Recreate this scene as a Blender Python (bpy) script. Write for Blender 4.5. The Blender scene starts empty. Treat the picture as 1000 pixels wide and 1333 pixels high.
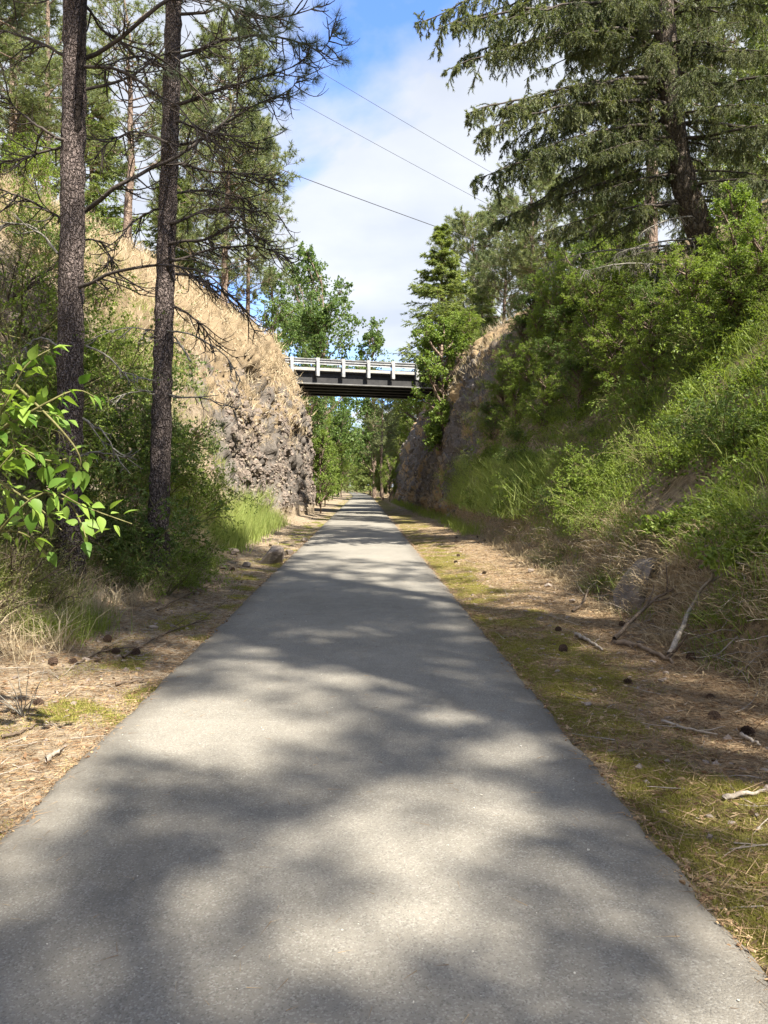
import bpy, bmesh, math, random
import numpy as np
from mathutils import Vector
random.seed(7); rng = np.random.default_rng(7)
C = bpy.context.scene.collection
S = bpy.context.scene
R = math.radians

# ---------------------------------------------------------------- camera
CAMZ = 1.6
cam_d = bpy.data.cameras.new('camera'); cam = bpy.data.objects.new('camera', cam_d); C.objects.link(cam)
cam.location = (0, 0, CAMZ); cam.rotation_euler = (R(90), 0, 0)
cam_d.sensor_fit = 'VERTICAL'; cam_d.sensor_height = 36; cam_d.lens = 27.0
cam_d.shift_x = 27/1333; cam_d.shift_y = -33.5/1333
cam_d.clip_start = 0.05; cam_d.clip_end = 2000
S.camera = cam

# ---------------------------------------------------------------- sky and sun
SUN_EL, SUN_AZ = 54.0, 141.0          # azimuth clockwise from +Y (the way the camera looks)
sun_dir = Vector((math.sin(R(SUN_AZ))*math.cos(R(SUN_EL)), math.cos(R(SUN_AZ))*math.cos(R(SUN_EL)), math.sin(R(SUN_EL))))
sl = bpy.data.lights.new('sun', 'SUN'); sl.energy = 3.9; sl.angle = R(0.6); sl.color = (1.0, 0.93, 0.81)
so = bpy.data.objects.new('sun', sl); C.objects.link(so); so.location = (20, -20, 60)
so.rotation_euler = (-sun_dir).to_track_quat('-Z', 'Y').to_euler()
W = bpy.data.worlds.new('World'); S.world = W; W.use_nodes = True
wn, wl = W.node_tree.nodes, W.node_tree.links
wn.clear()
wo = wn.new('ShaderNodeOutputWorld'); bg = wn.new('ShaderNodeBackground'); bg.inputs['Strength'].default_value = 0.15
sky = wn.new('ShaderNodeTexSky'); sky.sky_type = 'NISHITA'; sky.sun_disc = False
sky.sun_elevation = R(SUN_EL); sky.sun_rotation = R(SUN_AZ); sky.altitude = 600; sky.air_density = 1.0; sky.dust_density = 0.6; sky.ozone_density = 1.6
tc = wn.new('ShaderNodeTexCoord'); sp = wn.new('ShaderNodeSeparateXYZ'); wl.new(tc.outputs['Generated'], sp.inputs[0])
def wmath(op, a, b=None):
    n = wn.new('ShaderNodeMath'); n.operation = op
    for i, v in enumerate((a, b)):
        if v is None: continue
        if isinstance(v, (int, float)): n.inputs[i].default_value = v
        else: wl.new(v, n.inputs[i])
    return n.outputs[0]
zz = wmath('ADD', wmath('MAXIMUM', sp.outputs['Z'], 0.0), 0.16)
cx = wn.new('ShaderNodeCombineXYZ')
wl.new(wmath('DIVIDE', sp.outputs['X'], zz), cx.inputs[0]); wl.new(wmath('ADD', wmath('DIVIDE', sp.outputs['Y'], zz), 0.62), cx.inputs[1])
cx.inputs[2].default_value = 15.6
nz = wn.new('ShaderNodeTexNoise'); nz.inputs['Scale'].default_value = 1.25; nz.inputs['Detail'].default_value = 7; nz.inputs['Roughness'].default_value = 0.52; nz.inputs['Distortion'].default_value = 0.35
wl.new(cx.outputs[0], nz.inputs['Vector'])
cr = wn.new('ShaderNodeValToRGB'); cr.color_ramp.elements[0].position = 0.355; cr.color_ramp.elements[1].position = 0.50
wl.new(nz.outputs['Fac'], cr.inputs[0])
nz2 = wn.new('ShaderNodeTexNoise'); nz2.inputs['Scale'].default_value = 2.2; nz2.inputs['Detail'].default_value = 5
wl.new(cx.outputs[0], nz2.inputs['Vector'])
cc = wn.new('ShaderNodeValToRGB'); cc.color_ramp.elements[0].position = 0.3; cc.color_ramp.elements[1].position = 0.7
cc.color_ramp.elements[0].color = (1.22, 1.31, 1.47, 1); cc.color_ramp.elements[1].color = (1.66, 1.70, 1.77, 1)
wl.new(nz2.outputs['Fac'], cc.inputs[0])
mx = wn.new('ShaderNodeMix'); mx.data_type = 'RGBA'
deep = wn.new('ShaderNodeMix'); deep.data_type = 'RGBA'; deep.blend_type = 'MULTIPLY'; deep.inputs[0].default_value = 1; deep.inputs[7].default_value = (0.38, 0.48, 0.66, 1)
wl.new(sky.outputs[0], deep.inputs[6])
wl.new(wmath('MULTIPLY', cr.outputs[0], 0.95), mx.inputs[0]); wl.new(deep.outputs[2], mx.inputs[6]); wl.new(cc.outputs[0], mx.inputs[7])
wl.new(mx.outputs[2], bg.inputs['Color']); wl.new(bg.outputs[0], wo.inputs[0])
S.view_settings.view_transform = 'Standard'; S.view_settings.look = 'None'; S.view_settings.gamma = 1
S.view_settings.use_curve_mapping = False
S.view_settings.exposure = 2.1
S.render.engine = 'CYCLES'
S.cycles.max_bounces = 6; S.cycles.diffuse_bounces = 3; S.cycles.transmission_bounces = 4; S.cycles.transparent_max_bounces = 4
S.cycles.caustics_reflective = False; S.cycles.caustics_refractive = False

# ---------------------------------------------------------------- noise
def _h(ix, iy, iz, seed):
    h = (ix.astype(np.int64)*374761393 + iy.astype(np.int64)*668265263 + iz.astype(np.int64)*2147483647 + seed*144665) & 0xffffffff
    h = ((h ^ (h >> 13))*1274126177) & 0xffffffff
    h = ((h ^ (h >> 16))*2246822519) & 0xffffffff
    return ((h ^ (h >> 15)) & 0xffffff)/float(0x1000000)
def vnoise(p, seed=0):
    i = np.floor(p).astype(np.int64); f = p - i; f = f*f*(3-2*f); r = 0
    for dx in (0, 1):
        for dy in (0, 1):
            for dz in (0, 1):
                w = (f[:, 0] if dx else 1-f[:, 0])*(f[:, 1] if dy else 1-f[:, 1])*(f[:, 2] if dz else 1-f[:, 2])
                r = r + w*_h(i[:, 0]+dx, i[:, 1]+dy, i[:, 2]+dz, seed)
    return r
def fbm(p, o=4, seed=0):
    a, s, t = 0.5, 0, 0
    for k in range(o):
        s = s + a*vnoise(p*(2.03**k), seed+k*17); t += a; a *= 0.5
    return s/t
def worley(p, seed=0):
    i = np.floor(p).astype(np.int64); f1 = np.full(len(p), 9.); f2 = f1.copy(); cid = np.zeros(len(p))
    for dx in (-1, 0, 1):
        for dy in (-1, 0, 1):
            for dz in (-1, 0, 1):
                a, b, c = i[:, 0]+dx, i[:, 1]+dy, i[:, 2]+dz
                q = np.stack([a+_h(a, b, c, seed), b+_h(a, b, c, seed+1), c+_h(a, b, c, seed+2)], 1)
                d = np.linalg.norm(q-p, axis=1); m = d < f1
                f2 = np.where(m, f1, np.minimum(f2, d)); cid = np.where(m, _h(a, b, c, seed+3), cid); f1 = np.where(m, d, f1)
    return f1, f2, cid
def sstep(a, b, x):
    t = np.clip((x-a)/(b-a), 0, 1); return t*t*(3-2*t)
def norm(v): return v/np.maximum(np.linalg.norm(v, axis=-1, keepdims=True), 1e-9)
def rdir(n): return norm(rng.normal(size=(n, 3)))
def U(a, b, n=None): return rng.uniform(a, b, n)

# ---------------------------------------------------------------- materials
def newmat(name):
    m = bpy.data.materials.new(name); m.use_nodes = True; nt = m.node_tree; nt.nodes.clear()
    out = nt.nodes.new('ShaderNodeOutputMaterial'); return m, nt, out
class NB:
    def __init__(s, nt): s.nt = nt
    def n(s, t, **k):
        x = s.nt.nodes.new(t)
        for a, b in k.items(): setattr(x, a, b)
        return x
    def l(s, a, b): s.nt.links.new(a, b)
    def put(s, sock, v):
        if hasattr(v, 'is_linked') or hasattr(v, 'links'): s.l(v, sock)
        else: sock.default_value = v
    def math(s, op, a, b=0.0, c=0.0):
        x = s.n('ShaderNodeMath', operation=op); s.put(x.inputs[0], a); s.put(x.inputs[1], b); s.put(x.inputs[2], c); return x.outputs[0]
    def mix(s, f, a, b):
        x = s.n('ShaderNodeMix', data_type='RGBA'); s.put(x.inputs[0], f); s.put(x.inputs[6], a); s.put(x.inputs[7], b); return x.outputs[2]
    def noise(s, scale, detail=4, rough=0.55, vec=None, dist=0):
        x = s.n('ShaderNodeTexNoise'); x.inputs['Scale'].default_value = scale; x.inputs['Detail'].default_value = detail
        x.inputs['Roughness'].default_value = rough; x.inputs['Distortion'].default_value = dist
        if vec is not None: s.l(vec, x.inputs['Vector'])
        return x.outputs['Fac']
    def vor(s, scale, vec=None, feat='F1', out='Distance', rnd=1):
        x = s.n('ShaderNodeTexVoronoi', feature=feat); x.inputs['Scale'].default_value = scale; x.inputs['Randomness'].default_value = rnd
        if vec is not None: s.l(vec, x.inputs['Vector'])
        return x.outputs[out]
    def ramp(s, f, a, b):
        x = s.n('ShaderNodeMapRange'); x.interpolation_type = 'SMOOTHSTEP'; s.put(x.inputs[0], f); x.inputs[1].default_value = a; x.inputs[2].default_value = b; return x.outputs[0]
    def obj(s): return s.n('ShaderNodeTexCoord').outputs['Object']
    def pos(s): return s.n('ShaderNodeNewGeometry').outputs['Position']
    def scale(s, v, sc):
        x = s.n('ShaderNodeMapping'); s.l(v, x.inputs[0]); x.inputs['Scale'].default_value = sc; return x.outputs[0]
    def attr(s, nm, out='Fac'):
        x = s.n('ShaderNodeAttribute', attribute_name=nm); return x.outputs[out]
    def bsdf(s, out, col, rough=0.8, bump=None, bstr=0.5, bdist=0.02, spec=0.3, metal=0.0):
        p = s.n('ShaderNodeBsdfPrincipled'); s.put(p.inputs['Base Color'], col); s.put(p.inputs['Roughness'], rough); s.put(p.inputs['Metallic'], metal)
        p.inputs['Specular IOR Level'].default_value = spec
        if bump is not None:
            b = s.n('ShaderNodeBump'); b.inputs['Strength'].default_value = bstr; b.inputs['Distance'].default_value = bdist
            s.l(bump, b.inputs['Height']); s.l(b.outputs[0], p.inputs['Normal'])
        s.l(p.outputs[0], out.inputs[0]); return p
def rgb(r, g, b): return (r, g, b, 1)

def mat_leaf(name, a, b, trans=0.35, rough=0.5, tr_gain=(1.25, 1.3, 0.6), spec=0.25, vary=0.3):
    m, nt, out = newmat(name); k = NB(nt)
    oi = k.n('ShaderNodeObjectInfo')
    f = k.math('ADD', k.attr('tint'), k.math('MULTIPLY', k.math('SUBTRACT', oi.outputs['Random'], 0.5), vary))
    col = k.mix(f, rgb(*a), rgb(*b))
    p = k.n('ShaderNodeBsdfPrincipled'); k.put(p.inputs['Base Color'], col); p.inputs['Roughness'].default_value = rough; p.inputs['Specular IOR Level'].default_value = spec
    t = k.n('ShaderNodeBsdfTranslucent'); mul = k.n('ShaderNodeMix', data_type='RGBA', blend_type='MULTIPLY'); mul.inputs[0].default_value = 1
    k.l(col, mul.inputs[6]); mul.inputs[7].default_value = rgb(*tr_gain); k.l(mul.outputs[2], t.inputs['Color'])
    ms = k.n('ShaderNodeMixShader'); ms.inputs[0].default_value = trans; k.l(p.outputs[0], ms.inputs[1]); k.l(t.outputs[0], ms.inputs[2])
    k.l(ms.outputs[0], out.inputs[0]); return m
M = {}
M['pine'] = mat_leaf('pine_needles', (0.10, 0.135, 0.065), (0.25, 0.275, 0.13), 0.3)  # lifted and greyed: haze over the background pines is put into the colour
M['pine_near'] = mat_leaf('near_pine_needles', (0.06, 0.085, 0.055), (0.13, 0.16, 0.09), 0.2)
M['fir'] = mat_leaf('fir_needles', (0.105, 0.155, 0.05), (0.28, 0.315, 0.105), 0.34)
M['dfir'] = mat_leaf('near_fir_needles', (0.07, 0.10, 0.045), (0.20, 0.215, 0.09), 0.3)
M['cotton'] = mat_leaf('cottonwood_leaves', (0.07, 0.12, 0.035), (0.17, 0.24, 0.07), 0.4)
M['shrub'] = mat_leaf('shrub_leaves', (0.085, 0.135, 0.025), (0.26, 0.33, 0.065), 0.4)
M['shrub_dark'] = mat_leaf('dark_shrub_leaves', (0.055, 0.095, 0.026), (0.15, 0.21, 0.055), 0.35)
M['shrub_pale'] = mat_leaf('pale_shrub_leaves', (0.10, 0.16, 0.03), (0.24, 0.31, 0.07), 0.4)
M['aspen'] = mat_leaf('sapling_leaves', (0.085, 0.17, 0.025), (0.27, 0.38, 0.08), 0.4, vary=0.9)
M['drybush'] = mat_leaf('sparse_bush_leaves', (0.13, 0.14, 0.05), (0.30, 0.29, 0.12), 0.3)
M['grass'] = mat_leaf('green_grass', (0.09, 0.14, 0.025), (0.29, 0.34, 0.08), 0.4, 0.6)
M['lushgrass'] = mat_leaf('bright_grass', (0.16, 0.25, 0.05), (0.40, 0.44, 0.16), 0.45, 0.6)
M['drygrass'] = mat_leaf('dry_grass', (0.36, 0.285, 0.18), (0.62, 0.53, 0.37), 0.3, 0.7, (1.1, 1.05, 0.9))
M['thatch'] = mat_leaf('dead_thatch', (0.19, 0.14, 0.075), (0.54, 0.44, 0.28), 0.25, 0.8, (1.1, 1.0, 0.9))
M['moss'] = mat_leaf('moss_tufts', (0.13, 0.12, 0.03), (0.36, 0.335, 0.085), 0.3, 0.8)
M['needles'] = mat_leaf('fallen_needles', (0.15, 0.085, 0.045), (0.46, 0.34, 0.20), 0.1, 0.8, (1, 1, 1))

def mat_bark(name, a, b, sc=(14, 14, 3.2), bstr=0.9):
    m, nt, out = newmat(name); k = NB(nt); o = k.obj(); ob = k.n('ShaderNodeVectorMath', operation='MULTIPLY_ADD'); wn_ = k.n('ShaderNodeTexNoise'); wn_.inputs['Scale'].default_value = 6; wn_.inputs['Detail'].default_value = 3; k.l(o, wn_.inputs['Vector']); k.l(wn_.outputs['Color'], ob.inputs[0]); ob.inputs[1].default_value = (.16, .16, .16); k.l(o, ob.inputs[2]); v = k.scale(ob.outputs[0], sc)
    vo = k.vor(1.0, v, 'DISTANCE_TO_EDGE'); n = k.noise(2.5, 6, 0.65, v)
    e = k.ramp(vo, 0.02, 0.22); h = k.math('MULTIPLY', e, k.math('ADD', 0.5, n))
    fine = k.noise(90, 4, 0.6, o)
    col = k.mix(k.math('MULTIPLY', e, k.ramp(n, 0.35, 0.7)), rgb(*a), rgb(*b))
    col = k.mix(k.math('MULTIPLY', k.ramp(fine, 0.5, 0.66), 0.6), col, rgb(b[0]*1.5, b[1]*1.5, b[2]*1.6))
    k.bsdf(out, col, 0.9, k.math('ADD', h, k.math('MULTIPLY', fine, 0.25)), bstr, 0.03, 0.15); return m
M['bark'] = mat_bark('pine_bark', (0.04, 0.03, 0.026), (0.30, 0.245, 0.22), (27, 27, 9), 1.0)
M['bark_dark'] = mat_bark('dark_pine_bark', (0.018, 0.014, 0.012), (0.07, 0.055, 0.047), (24, 24, 8), 1.0)
M['bark_far'] = mat_bark('far_pine_bark', (0.12, 0.085, 0.065), (0.34, 0.26, 0.20), (8, 8, 2))
M['bark_fir'] = mat_bark('fir_bark', (0.04, 0.032, 0.025), (0.22, 0.18, 0.14), (11, 11, 2.0))
def mat_simple(name, a, b, sc=20, rough=0.85, bstr=0.4, detail=5, metal=0, spec=0.25, dist=0.01):
    m, nt, out = newmat(name); k = NB(nt); o = k.obj(); n = k.noise(sc, detail, 0.6, o); n2 = k.noise(sc*0.17, 3, 0.6, o)
    f = k.ramp(k.math('ADD', k.math('MULTIPLY', n, 0.6), k.math('MULTIPLY', n2, 0.4)), 0.32, 0.68)
    k.bsdf(out, k.mix(f, rgb(*a), rgb(*b)), rough, n, bstr, dist, spec, metal); return m
M['deadwood'] = mat_simple('dead_branch_bark', (0.03, 0.024, 0.02), (0.095, 0.078, 0.066), 40)
M['lichen'] = mat_simple('lichen_branch', (0.09, 0.082, 0.07), (0.27, 0.255, 0.22), 45)
M['stem'] = mat_simple('green_brown_stem', (0.09, 0.08, 0.03), (0.20, 0.19, 0.08), 30)
M['twig'] = mat_simple('brown_twig', (0.07, 0.05, 0.035), (0.17, 0.13, 0.095), 30)
M['stick'] = mat_simple('weathered_stick', (0.16, 0.13, 0.10), (0.36, 0.32, 0.27), 35)
M['cone'] = mat_simple('pine_cone_scales', (0.03, 0.018, 0.013), (0.13, 0.085, 0.06), 60)
M['galv'] = mat_simple('galvanised_steel', (0.24, 0.245, 0.25), (0.45, 0.455, 0.46), 7, 0.55, 0.05, 4, 0.25, 0.5)
M['concrete'] = mat_simple('concrete_deck', (0.30, 0.29, 0.27), (0.44, 0.43, 0.40), 4)
M['girder'] = mat_simple('dark_painted_steel', (0.028, 0.028, 0.030), (0.055, 0.054, 0.055), 2.5, 0.6, 0.1)
M['flange'] = mat_simple('sunlit_flange_steel', (0.12, 0.12, 0.12), (0.22, 0.22, 0.215), 3, 0.7, 0.1)  # paler than the girder steel: sunlight on the near ledge painted into the colour
M['wire'] = mat_simple('weathered_cable', (0.03, 0.03, 0.035), (0.06, 0.06, 0.065), 5)
def mat_rock(name, a, b, lich, ls=0.55):
    m, nt, out = newmat(name); k = NB(nt); o = k.obj(); g = k.pos()
    oi = k.n('ShaderNodeObjectInfo')
    n = k.noise(3.2, 8, 0.62, g); f = k.noise(17, 6, 0.65, g); l = k.noise(5.5, 7, 0.6, g, 0.5)
    col = k.mix(k.ramp(n, 0.35, 0.65), rgb(*a), rgb(*b))
    col = k.mix(k.math('MULTIPLY', k.math('SUBTRACT', oi.outputs['Random'], 0.2), 0.4), col, rgb(b[0]*1.35, b[1]*1.3, b[2]*1.25))
    col = k.mix(k.math('MULTIPLY', k.ramp(l, ls, ls+0.12), 0.6), col, rgb(*lich))
    k.bsdf(out, col, 0.9, k.math('ADD', n, k.math('MULTIPLY', f, 0.5)), 0.8, 0.06, 0.2); return m
M['basalt'] = mat_rock('basalt_rock', (0.07, 0.058, 0.05), (0.20, 0.165, 0.14), (0.42, 0.38, 0.27))
M['basalt_dark'] = mat_rock('shaded_side_basalt', (0.10, 0.09, 0.082), (0.22, 0.195, 0.175), (0.22, 0.21, 0.11))
M['boulder'] = mat_rock('boulder_rock', (0.15, 0.12, 0.10), (0.30, 0.25, 0.21), (0.38, 0.32, 0.25))

def mat_bank(name, soil, litter, rock, dry, moss):
    m, nt, out = newmat(name); k = NB(nt); g = k.pos()
    z = k.n('ShaderNodeAttribute', attribute_name='zone'); sx = k.n('ShaderNodeSeparateColor'); k.l(z.outputs['Color'], sx.inputs[0])
    n1 = k.noise(1.3, 6, 0.6, g); n2 = k.noise(9, 7, 0.65, g); n3 = k.noise(55, 5, 0.7, g); n4 = k.noise(170, 3, 0.7, g)
    jit = k.math('MULTIPLY', k.math('SUBTRACT', k.math('ADD', k.math('MULTIPLY', n2, 0.45), k.math('MULTIPLY', n3, 0.55)), 0.5), 2.2)
    base = k.mix(k.ramp(n2, 0.3, 0.7), rgb(*soil), rgb(*litter))
    base = k.mix(k.math('MULTIPLY', k.ramp(n3, 0.5, 0.72), 0.6), base, rgb(litter[0]*1.45, litter[1]*1.45, litter[2]*1.45))
    base = k.mix(k.math('MULTIPLY', k.ramp(n4, 0.56, 0.72), 0.5), base, rgb(soil[0]*0.5, soil[1]*0.5, soil[2]*0.5))
    rk = k.mix(k.ramp(n2, 0.3, 0.7), rgb(*[c*0.55 for c in rock]), rgb(*rock))
    dr = k.mix(k.ramp(n3, 0.3, 0.7), rgb(*[c*0.6 for c in dry]), rgb(*dry))
    mo = k.mix(k.ramp(n3, 0.3, 0.7), rgb(*[c*0.45 for c in moss]), rgb(*moss))
    def thr(s): return k.ramp(k.math('ADD', s, jit), 0.4, 0.62)
    col = k.mix(thr(sx.outputs[0]), base, rk); col = k.mix(thr(sx.outputs[1]), col, dr); col = k.mix(thr(sx.outputs[2]), col, mo)
    h = k.math('ADD', k.math('ADD', n2, k.math('MULTIPLY', n3, 0.35)), k.math('MULTIPLY', n4, 0.12))
    k.bsdf(out, col, 0.95, h, 0.9, 0.05, 0.1); return m
M['lbank'] = mat_bank('left_bank_ground', (0.12, 0.092, 0.062), (0.35, 0.285, 0.205), (0.17, 0.15, 0.132), (0.27, 0.205, 0.13), (0.17, 0.17, 0.04))
M['rbank'] = mat_bank('right_bank_ground', (0.085, 0.062, 0.036), (0.33, 0.255, 0.165), (0.17, 0.15, 0.135), (0.36, 0.26, 0.15), (0.21, 0.185, 0.055))
m, nt, out = newmat('asphalt'); k = NB(nt); g = k.pos()
n0 = k.noise(0.55, 5, 0.6, g); n1 = k.noise(6, 6, 0.65, g); n2 = k.noise(90, 4, 0.7, g); v = k.vor(150, g); vc = k.vor(150, g, 'F1', 'Color')
v2 = k.vor(48, g)
sc_ = k.n('ShaderNodeSeparateColor'); k.l(vc, sc_.inputs[0])
col = k.mix(k.ramp(n0, 0.3, 0.7), rgb(0.165, 0.154, 0.131), rgb(0.235, 0.219, 0.186))
col = k.mix(k.math('MULTIPLY', k.ramp(n1, 0.4, 0.75), 0.35), col, rgb(0.275, 0.257, 0.22))
col = k.mix(k.math('MULTIPLY', k.ramp(n2, 0.5, 0.7), 0.35), col, rgb(0.10, 0.085, 0.078))
col = k.mix(k.math('MULTIPLY', k.math('GREATER_THAN', sc_.outputs[0], 0.83), 0.5), col, rgb(0.32, 0.31, 0.28))
col = k.mix(k.math('MULTIPLY', k.math('LESS_THAN', sc_.outputs[1], 0.14), 0.35), col, rgb(0.07, 0.066, 0.062))
st_ = k.noise(1.6, 6, 0.7, k.scale(g, (1.5, .35, 1))); col = k.mix(k.math('MULTIPLY', k.ramp(st_, 0.53, 0.70), 0.30), col, rgb(0.085, 0.078, 0.068))
ed = k.attr('edge'); col = k.mix(k.math('MULTIPLY', k.ramp(k.math('ADD', ed, k.math('MULTIPLY', k.math('SUBTRACT', n1, 0.5), 0.9)), 0.45, 0.85), 0.5), col, rgb(0.095, 0.085, 0.072))
k.bsdf(out, col, 0.88, k.math('ADD', k.math('MULTIPLY', v, -1.2), k.math('MULTIPLY', n2, 0.8)), 0.5, 0.004, 0.25); M['asphalt'] = m
M['ground'] = mat_simple('meadow_ground', (0.09, 0.09, 0.03), (0.22, 0.19, 0.09), 3)
M['chip'] = mat_simple('pale_chip', (0.42, 0.39, 0.33), (0.62, 0.60, 0.54), 30)

# ---------------------------------------------------------------- mesh helpers
class Geo:
    def __init__(s): s.v, s.t, s.c, s.n = [], [], [], 0
    def add(s, V, T, tint=0.5):
        V = np.asarray(V, np.float32).reshape(-1, 3); T = np.asarray(T, np.int64).reshape(-1, 3)
        s.v.append(V); s.t.append(T+s.n); s.c.append(np.broadcast_to(np.asarray(tint, np.float32), (len(V),)).copy()); s.n += len(V)
    def get(s): return np.concatenate(s.v), np.concatenate(s.t), np.concatenate(s.c)
    def mesh(s, name, mat, smooth=False):
        V, T, c = s.get(); return mesh_np(name, V, T, mat, c, smooth)
    def build(s, name, mat, parent=None, smooth=False):
        return link(name, s.mesh(name, mat, smooth), parent)
NT = [0]
def mesh_np(name, V, T, mat, tint=None, smooth=False):
    me = bpy.data.meshes.new(name); V = np.ascontiguousarray(V, np.float32); T = np.ascontiguousarray(T, np.int32); NT[0] += len(T)
    me.vertices.add(len(V)); me.vertices.foreach_set('co', V.ravel())
    me.loops.add(T.size); me.loops.foreach_set('vertex_index', T.ravel())
    me.polygons.add(len(T)); me.polygons.foreach_set('loop_start', np.arange(0, T.size, 3, dtype=np.int32))
    if smooth: me.polygons.foreach_set('use_smooth', np.ones(len(T), bool))
    else: me.polygons.foreach_set('use_smooth', np.zeros(len(T), bool))
    me.update(calc_edges=True)
    if tint is not None:
        a = me.attributes.new('tint', 'FLOAT', 'POINT'); a.data.foreach_set('value', np.ascontiguousarray(tint, np.float32))
    if mat is not None: me.materials.append(mat)
    return me
def link(name, me, parent=None, loc=None):
    o = bpy.data.objects.new(name, me); C.objects.link(o)
    if parent is not None: o.parent = parent
    if loc is not None: o.location = loc
    return o
def tag(o, label, cat, group=None, kind=None):
    if label: o['label'] = label
    if cat: o['category'] = cat
    if group: o['group'] = group
    if kind: o['kind'] = kind
    return o
def empty(name, label, cat, loc=(0, 0, 0), group=None, rz=0):
    o = bpy.data.objects.new(name, None); C.objects.link(o); o.location = loc; o.rotation_euler = (0, 0, rz); o.empty_display_size = 0.2
    return tag(o, label, cat, group)
def copy_tree(o, label=None, parent=None):
    c = o.copy(); C.objects.link(c)
    if parent is not None: c.parent = parent
    if label: c['label'] = label
    for ch in o.children: copy_tree(ch, None, c)
    return c
def tubes(g, pl, r0, r1, sides=5, tint=0.5, power=1.0):
    """pl (N,K,3) polylines, r0/r1 (N) radii"""
    pl = np.asarray(pl, float); N, K, _ = pl.shape
    r0 = np.broadcast_to(np.asarray(r0, float), (N,)); r1 = np.broadcast_to(np.asarray(r1, float), (N,))
    t = np.gradient(pl, axis=1); t = norm(t)
    ref = np.where(np.abs(t[:, :1, 2:3]) > 0.8, np.array([1., 0, 0]), np.array([0, 0, 1.]))
    ref = np.broadcast_to(ref, t.shape); a = norm(np.cross(t, ref)); b = np.cross(t, a)
    s = np.linspace(0, 1, K)**power; r = r0[:, None]*(1-s)+r1[:, None]*s
    ang = np.arange(sides)*2*np.pi/sides
    V = pl[:, :, None]+r[:, :, None, None]*(a[:, :, None]*np.cos(ang)[None, None, :, None]+b[:, :, None]*np.sin(ang)[None, None, :, None])
    idx = np.arange(N*K*sides).reshape(N, K, sides); nx = np.roll(idx, -1, axis=2)
    A, B, Cc, D = idx[:, :-1], nx[:, :-1], nx[:, 1:], idx[:, 1:]
    T = np.concatenate([np.stack([A, B, Cc], -1).reshape(-1, 3), np.stack([A, Cc, D], -1).reshape(-1, 3)])
    g.add(V.reshape(-1, 3), T, tint)
def along(pl, t):
    """points and tangents at parameters t (N,M) on polylines (N,K,3)"""
    N, K, _ = pl.shape; x = np.clip(t, 0, 0.9999)*(K-1); i = x.astype(int); f = (x-i)[..., None]; n = np.arange(N)[:, None]
    a, b = pl[n, i], pl[n, i+1]; return a*(1-f)+b*f, norm(b-a)
def grow(P, D, L, K=5, grav=0.0, wob=0.1, up=0.0):
    """polylines from points P along D of length L; grav bends down with distance, up bends the tip up"""
    N = len(P); out = np.zeros((N, K, 3)); out[:, 0] = P; d = D.copy(); st = (L/(K-1))[:, None]
    for k in range(1, K):
        s = k/(K-1)
        d = norm(d+rng.normal(size=(N, 3))*wob+np.array([0, 0, 1.])*(up*s-grav)/(K-1)*2)
        out[:, k] = out[:, k-1]+d*st
    return out
def spawn(pl, L, n, t0, t1, ang, lf, K=4, grav=0, wob=0.1, up=0, flat=0.0):
    N = len(pl); t = U(t0, t1, (N, n)); t.sort(axis=1); P, T = along(pl, t)
    r = rng.normal(size=(N, n, 3)); r[..., 2] *= (1-flat); r = r-T*np.sum(r*T, -1, keepdims=True); r = norm(r)
    a = R(ang)*U(0.75, 1.25, (N, n, 1)); D = norm(T*np.cos(a)+r*np.sin(a))
    Ls = (L[:, None]*lf(t)*U(0.7, 1.3, (N, n))).ravel()
    return grow(P.reshape(-1, 3), D.reshape(-1, 3), Ls, K, grav, wob, up), Ls
def leaves(g, P, D, L, Wd, tint, fold=0.25, droop=None):
    n = len(P); r = rdir(n); s = norm(np.cross(D, r)); nn = np.cross(s, D); L = np.broadcast_to(L, (n,))[:, None]; Wd = np.broadcast_to(Wd, (n,))[:, None]
    V = np.stack([P, P+D*L*0.42+s*Wd*0.5+nn*Wd*fold, P+D*L, P+D*L*0.42-s*Wd*0.5+nn*Wd*fold], 1)
    i = np.arange(n)[:, None]*4; T = np.concatenate([i+[0, 1, 2], i+[0, 2, 3]])
    g.add(V.reshape(-1, 3), T, np.repeat(np.broadcast_to(tint, (n,)), 4))
def blades(g, P, D, L, Wd, tint):
    n = len(P); s = norm(np.cross(D, rdir(n))); L = np.broadcast_to(L, (n,))[:, None]; Wd = np.broadcast_to(Wd, (n,))[:, None]
    V = np.stack([P-s*Wd*0.5, P+s*Wd*0.5, P+D*L], 1)
    g.add(V.reshape(-1, 3), np.arange(n*3).reshape(-1, 3), np.repeat(np.broadcast_to(tint, (n,)), 3))
def grass(g, P, N, L, Wd, tint, lean=0.35, bend=0.6):
    n = len(P); L = np.broadcast_to(L, (n,))[:, None]; Wd = np.broadcast_to(Wd, (n,))[:, None]
    h = rng.normal(size=(n, 3)); h[:, 2] = 0; h = norm(h)
    up = norm(N*0.35+np.array([0, 0, 1.])*0.8+h*lean*U(0.2, 1.6, (n, 1)))
    s = norm(np.cross(up, rdir(n)*0.6+h)); m = P+up*L*0.55
    d2 = norm(up+h*bend*U(0.4, 1.6, (n, 1))-np.array([0, 0, 0.5])*bend*U(0, 1.3, (n, 1))); tip = m+d2*L*0.5
    V = np.stack([P-s*Wd*0.5, P+s*Wd*0.5, m+s*Wd*0.4, m-s*Wd*0.4, tip], 1)
    i = np.arange(n)[:, None]*5; T = np.concatenate([i+[0, 1, 2], i+[0, 2, 3], i+[3, 2, 4]])
    tt = np.repeat(np.broadcast_to(tint, (n,)), 5); g.add(V.reshape(-1, 3), T, tt)
def grass1(g, P, N, L, Wd, tint, lean=.35, bend=.6):
    n = len(P); d = norm(N*.35+np.array([0, 0, .9])+rdir(n)*(lean+bend*.3)); blades(g, P, d, L, Wd*1.2, tint)
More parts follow.
